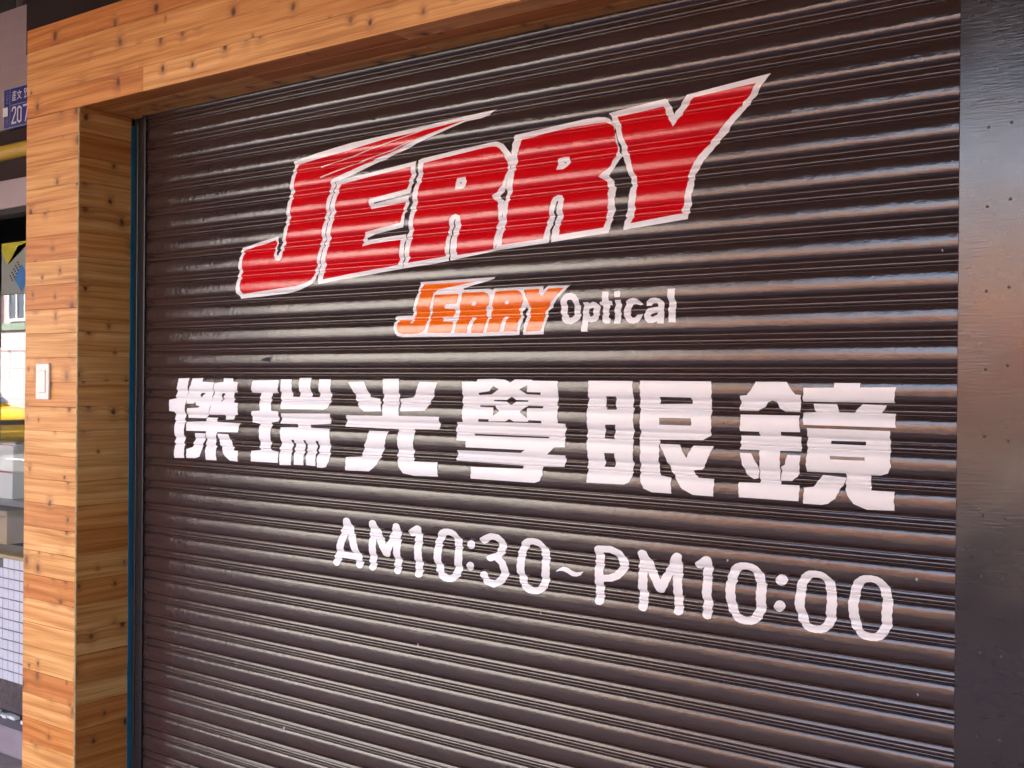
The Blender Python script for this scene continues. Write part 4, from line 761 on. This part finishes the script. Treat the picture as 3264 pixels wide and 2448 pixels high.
g3 = [[(0.036, 0.060), (0.036, 0.048), (0.048, 0.048), (0.048, 0.060), (0.036, 0.060)], [(0.042, 0.047), (0.042, 0.029)], [(0.035, 0.028), (0.050, 0.031)], [(0.060, 0.061), (0.054, 0.052)], [(0.057, 0.057), (0.068, 0.057), (0.056, 0.042)], [(0.057, 0.052), (0.070, 0.041)], [(0.057, 0.038), (0.067, 0.038), (0.067, 0.029), (0.057, 0.029), (0.057, 0.038)]]
for g in (g1, g2, g3): stroke_mesh("character", g, 0.0036, -0.0078, M_PLATEW, hp)
s1 = [[(-0.092, 0.064), (-0.074, 0.064)], [(-0.083, 0.066), (-0.083, 0.050)], [(-0.092, 0.050), (-0.074, 0.050)], [(-0.092, 0.040), (-0.074, 0.040)], [(-0.090, 0.032), (-0.076, 0.032)], [(-0.092, 0.022), (-0.074, 0.022)], [(-0.083, 0.042), (-0.083, 0.020)]]
s2 = [[(-0.089, -0.026), (-0.089, -0.060)], [(-0.078, -0.026), (-0.078, -0.060)], [(-0.090, -0.044), (-0.076, -0.044)]]
stroke_mesh("character", s1, 0.003, -0.0078, plain("plate_grey", (0.16, 0.15, 0.27)), hp); stroke_mesh("character", s2, 0.003, -0.0078, plain("plate_grey2", (0.16, 0.15, 0.27)), hp)
box("sticker", -0.109, -0.0745, -0.0105, -0.0088, -0.028, 0.006, M_CARTON, hp, 0.001)

# ================================================================== ground, arcade and street
pav = plain("pavement_stone", (0.23, 0.185, 0.18), rough=0.6, var=0.25, scale=9, bump=0.15)
g = box("pavement", -60, 40, -3.75, 0.6, -0.12, 0.0, pav); tag(g, kind="structure")
g = box("road", -260, 260, -14.0, -3.751, -0.32, -0.12, plain("asphalt", (0.055, 0.055, 0.057), rough=0.85, var=0.25, scale=4, bump=0.2, bscale=200)); tag(g, kind="structure")
g = box("far_pavement", -260, 260, -18.0, -14.001, -0.12, 0.0, plain("far_paving", (0.24, 0.22, 0.21), rough=0.8)); tag(g, kind="structure")
g = box("ground", -300, 300, -300, 120, -0.60, -0.321, plain("earth", (0.12, 0.10, 0.08), rough=0.9)); tag(g, kind="structure")
lines = boxes("lane_markings", [(x, x + 4.0, -9.05, -8.93, -0.1199, -0.116) for x in range(-120, 100, 10)], plain("road_paint", (0.7, 0.7, 0.68))); tag(lines, kind="structure")

arc = thing("arcade_building", "grey arcade building whose dark ceiling covers the pavement", "building", (0, 0, 0))
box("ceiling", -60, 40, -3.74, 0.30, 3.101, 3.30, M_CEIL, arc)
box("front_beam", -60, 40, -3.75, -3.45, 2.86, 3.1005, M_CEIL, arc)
box("upper_storeys", -14, 40, -3.74, 9.0, 3.301, 17.0, M_CONC, arc)  # unseen; height raised to keep the road in shade
box("low_storey", -60, -14.01, -3.74, 9.0, 3.301, 6.2, M_CONC, arc)  # unseen; kept low so the sun reaches the taxi
box("hanging_board", -10.82, -7.76, -3.66, -3.56, 2.24, 2.859, M_CEIL, arc)  # unseen, added to keep the upper pane's reflection dark
box("back_wall", -3.46, 40, 0.102, 0.30, 0.0, 3.10, M_DARK, arc)
box("shading_wall", 1.45, 1.65, -3.4, 0.10, 0.0, 3.10, M_BROWNP, arc)  # added out of view to cut light from the right and darken the jamb
box("side_wall", -60, NX0 - 0.06, 0.102, 0.30, 0.0, 3.10, M_CONC, arc)
for x0, x1 in ((-7.75, -6.95), (-11.6, -10.83), (-0.2, 1.4), (-18.0, -17.2)):  # the wide right one is added, unseen, to keep light off the jamb
    box("pillar", x0, x1, -3.70, -3.15, 0.0, 2.859, plain("pillar_tile", (0.13, 0.105, 0.095), rough=0.35), arc)

def facade(name, label, x0, x1, y, h, wall, nx, nz, wx, wz, z_base, glass, frame_m, sill=None):
    b = thing(name, label, "building", ((x0 + x1) / 2, y, 0))
    w = (x1 - x0) / 2
    bm = bmesh.new(); add_box(bm, -w, w, -9, 0, 0, h)
    link("wall", bm_mesh(bm, "wall"), wall, b)
    bmw = bmesh.new(); add_box(bmw, -wx / 2, wx / 2, 0.001, 0.03, -wz / 2, wz / 2)
    bmf = bmesh.new()
    for q in ((-wx / 2 - .06, wx / 2 + .06, wz / 2, wz / 2 + .06), (-wx / 2 - .06, wx / 2 + .06, -wz / 2 - .09, -wz / 2), (-wx / 2 - .06, -wx / 2, -wz / 2, wz / 2), (wx / 2, wx / 2 + .06, -wz / 2, wz / 2), (-.03, .03, -wz / 2, wz / 2)):
        add_box(bmf, q[0], q[1], 0.0305, 0.09, q[2], q[3])
    mw, mf = bm_mesh(bmw, "window"), bm_mesh(bmf, "frame")
    mw.materials.append(glass); mf.materials.append(frame_m)
    for i in range(nx):
        for j in range(nz):
            x = -w + (i + 0.5) * 2 * w / nx; z = z_base + j * 3.0
            o = link("window", mw, None, b, (x, 0, z)); link("frame", mf, None, o)
    return b
M_GLASSD = plain("dark_glass", (0.10, 0.13, 0.17), rough=0.08, var=0.3, scale=1)
M_WFRAME = plain("white_frame", (0.78, 0.78, 0.78))
b = facade("brick_building", "low orange brick building across the street", -11.2, 3.5, -18.0, 4.6, plain("orange_brick", (0.38, 0.24, 0.145), rough=0.8, var=0.25, scale=3), 4, 1, 1.3, 1.0, 2.7, M_GLASSD, M_WFRAME)
box("awning", -7.2, 7.2, 0.1, 1.0, 1.85, 2.15, plain("awning_red", (0.50, 0.07, 0.07)), b)
b = facade("cream_building", "cream rendered building with white framed windows across the street", -27.0, -11.3, -18.0, 11.0, plain("cream_render", (0.62, 0.58, 0.52), rough=0.8), 6, 3, 1.4, 1.3, 3.3, M_GLASSD, M_WFRAME)
box("awning", -7.5, 7.5, 0.1, 1.3, 1.75, 1.9, plain("awning_green", (0.12, 0.2, 0.14)), b)
b = facade("pink_building", "pink tiled building with white framed windows across the street", -48.0, -27.1, -18.0, 9.0, plain("pink_tile", (0.66, 0.46, 0.45), rough=0.6), 14, 2, 0.95, 1.1, 3.95, M_GLASSD, M_WFRAME)
box("white_band", -10.2, 10.2, 0.01, 0.05, 2.35, 2.95, plain("white_lattice", (0.8, 0.78, 0.74)), b)
box("green_band", -10.2, 10.2, 0.01, 0.12, 3.02, 3.25, plain("green_band", (0.25, 0.33, 0.25)), b)

# yellow taxi on the road, mirrored in the shop window
taxi = thing("taxi", "yellow taxi on the road mirrored in the shop window", "car", (-23.5, -9.8, -0.12))
M_TAXI = plain("taxi_yellow", (0.80, 0.50, 0.01), rough=0.2, var=0.03)
M_TYRE = plain("tyre", (0.02, 0.02, 0.02), rough=0.8)
def loft(name, secs, mat, parent, smooth=True):
    bm = bmesh.new(); rings = []
    for x, pts in secs: rings.append([bm.verts.new((x, y, z)) for y, z in pts])
    n = len(rings[0])
    for a, b2 in zip(rings[:-1], rings[1:]):
        for i in range(n): bm.faces.new((a[i], a[(i + 1) % n], b2[(i + 1) % n], b2[i]))
    bm.faces.new(rings[0][::-1]); bm.faces.new(rings[-1])
    bmesh.ops.recalc_face_normals(bm, faces=bm.faces)
    return link(name, bm_mesh(bm, name, smooth), mat, parent)
def ring(w, z0, z1): return [(-w, z0 + .08), (-w + .06, z0), (w - .06, z0), (w, z0 + .08), (w, z1 - .12), (w - .12, z1), (-w + .12, z1), (-w, z1 - .12)]
loft("body", [(2.2, ring(.70, .30, .66)), (2.1, ring(.80, .22, .76)), (1.3, ring(.86, .20, .90)), (.7, ring(.87, .20, .95)), (-1.3, ring(.87, .20, .98)), (-2.0, ring(.84, .22, .98)), (-2.2, ring(.76, .30, .85))], M_TAXI, taxi)
loft("cabin", [(.95, ring(.74, .80, .97)), (.25, ring(.64, .80, 1.42)), (-.9, ring(.64, .80, 1.45)), (-1.6, ring(.72, .80, 1.0))], M_TAXI, taxi)
flat_ws = bmesh.new()
flat_ws.faces.new([flat_ws.verts.new(p) for p in ((.97, -.64, 1.0), (.97, .64, 1.0), (.36, .54, 1.38), (.36, -.54, 1.38))])
link("windscreen", bm_mesh(flat_ws, "windscreen"), M_GLASSD, taxi)
for x in (1.35, -1.35):
    for y in (-.80, .80):
        wv = cyl("wheel", (x, y - .1, .31), (x, y + .1, .31), .31, M_TYRE, taxi, n=20)
        cyl("rim", (x, y - .11, .31), (x, y + .11, .31), .18, M_STEEL, wv, n=14)
for y in (-.58, .58): box("headlight", 2.12, 2.215, y - .15, y + .15, .56, .70, M_WFRAME, taxi, 0.02)
box("grille", 2.14, 2.222, -.38, .38, .58, .68, M_DARK, taxi, 0.01)
box("bumper", 2.1, 2.30, -.78, .78, .30, .48, M_TAXI, taxi, 0.04)
box("roof_light", -.5, -.3, -.2, .2, 1.455, 1.56, M_WFRAME, taxi, 0.02)
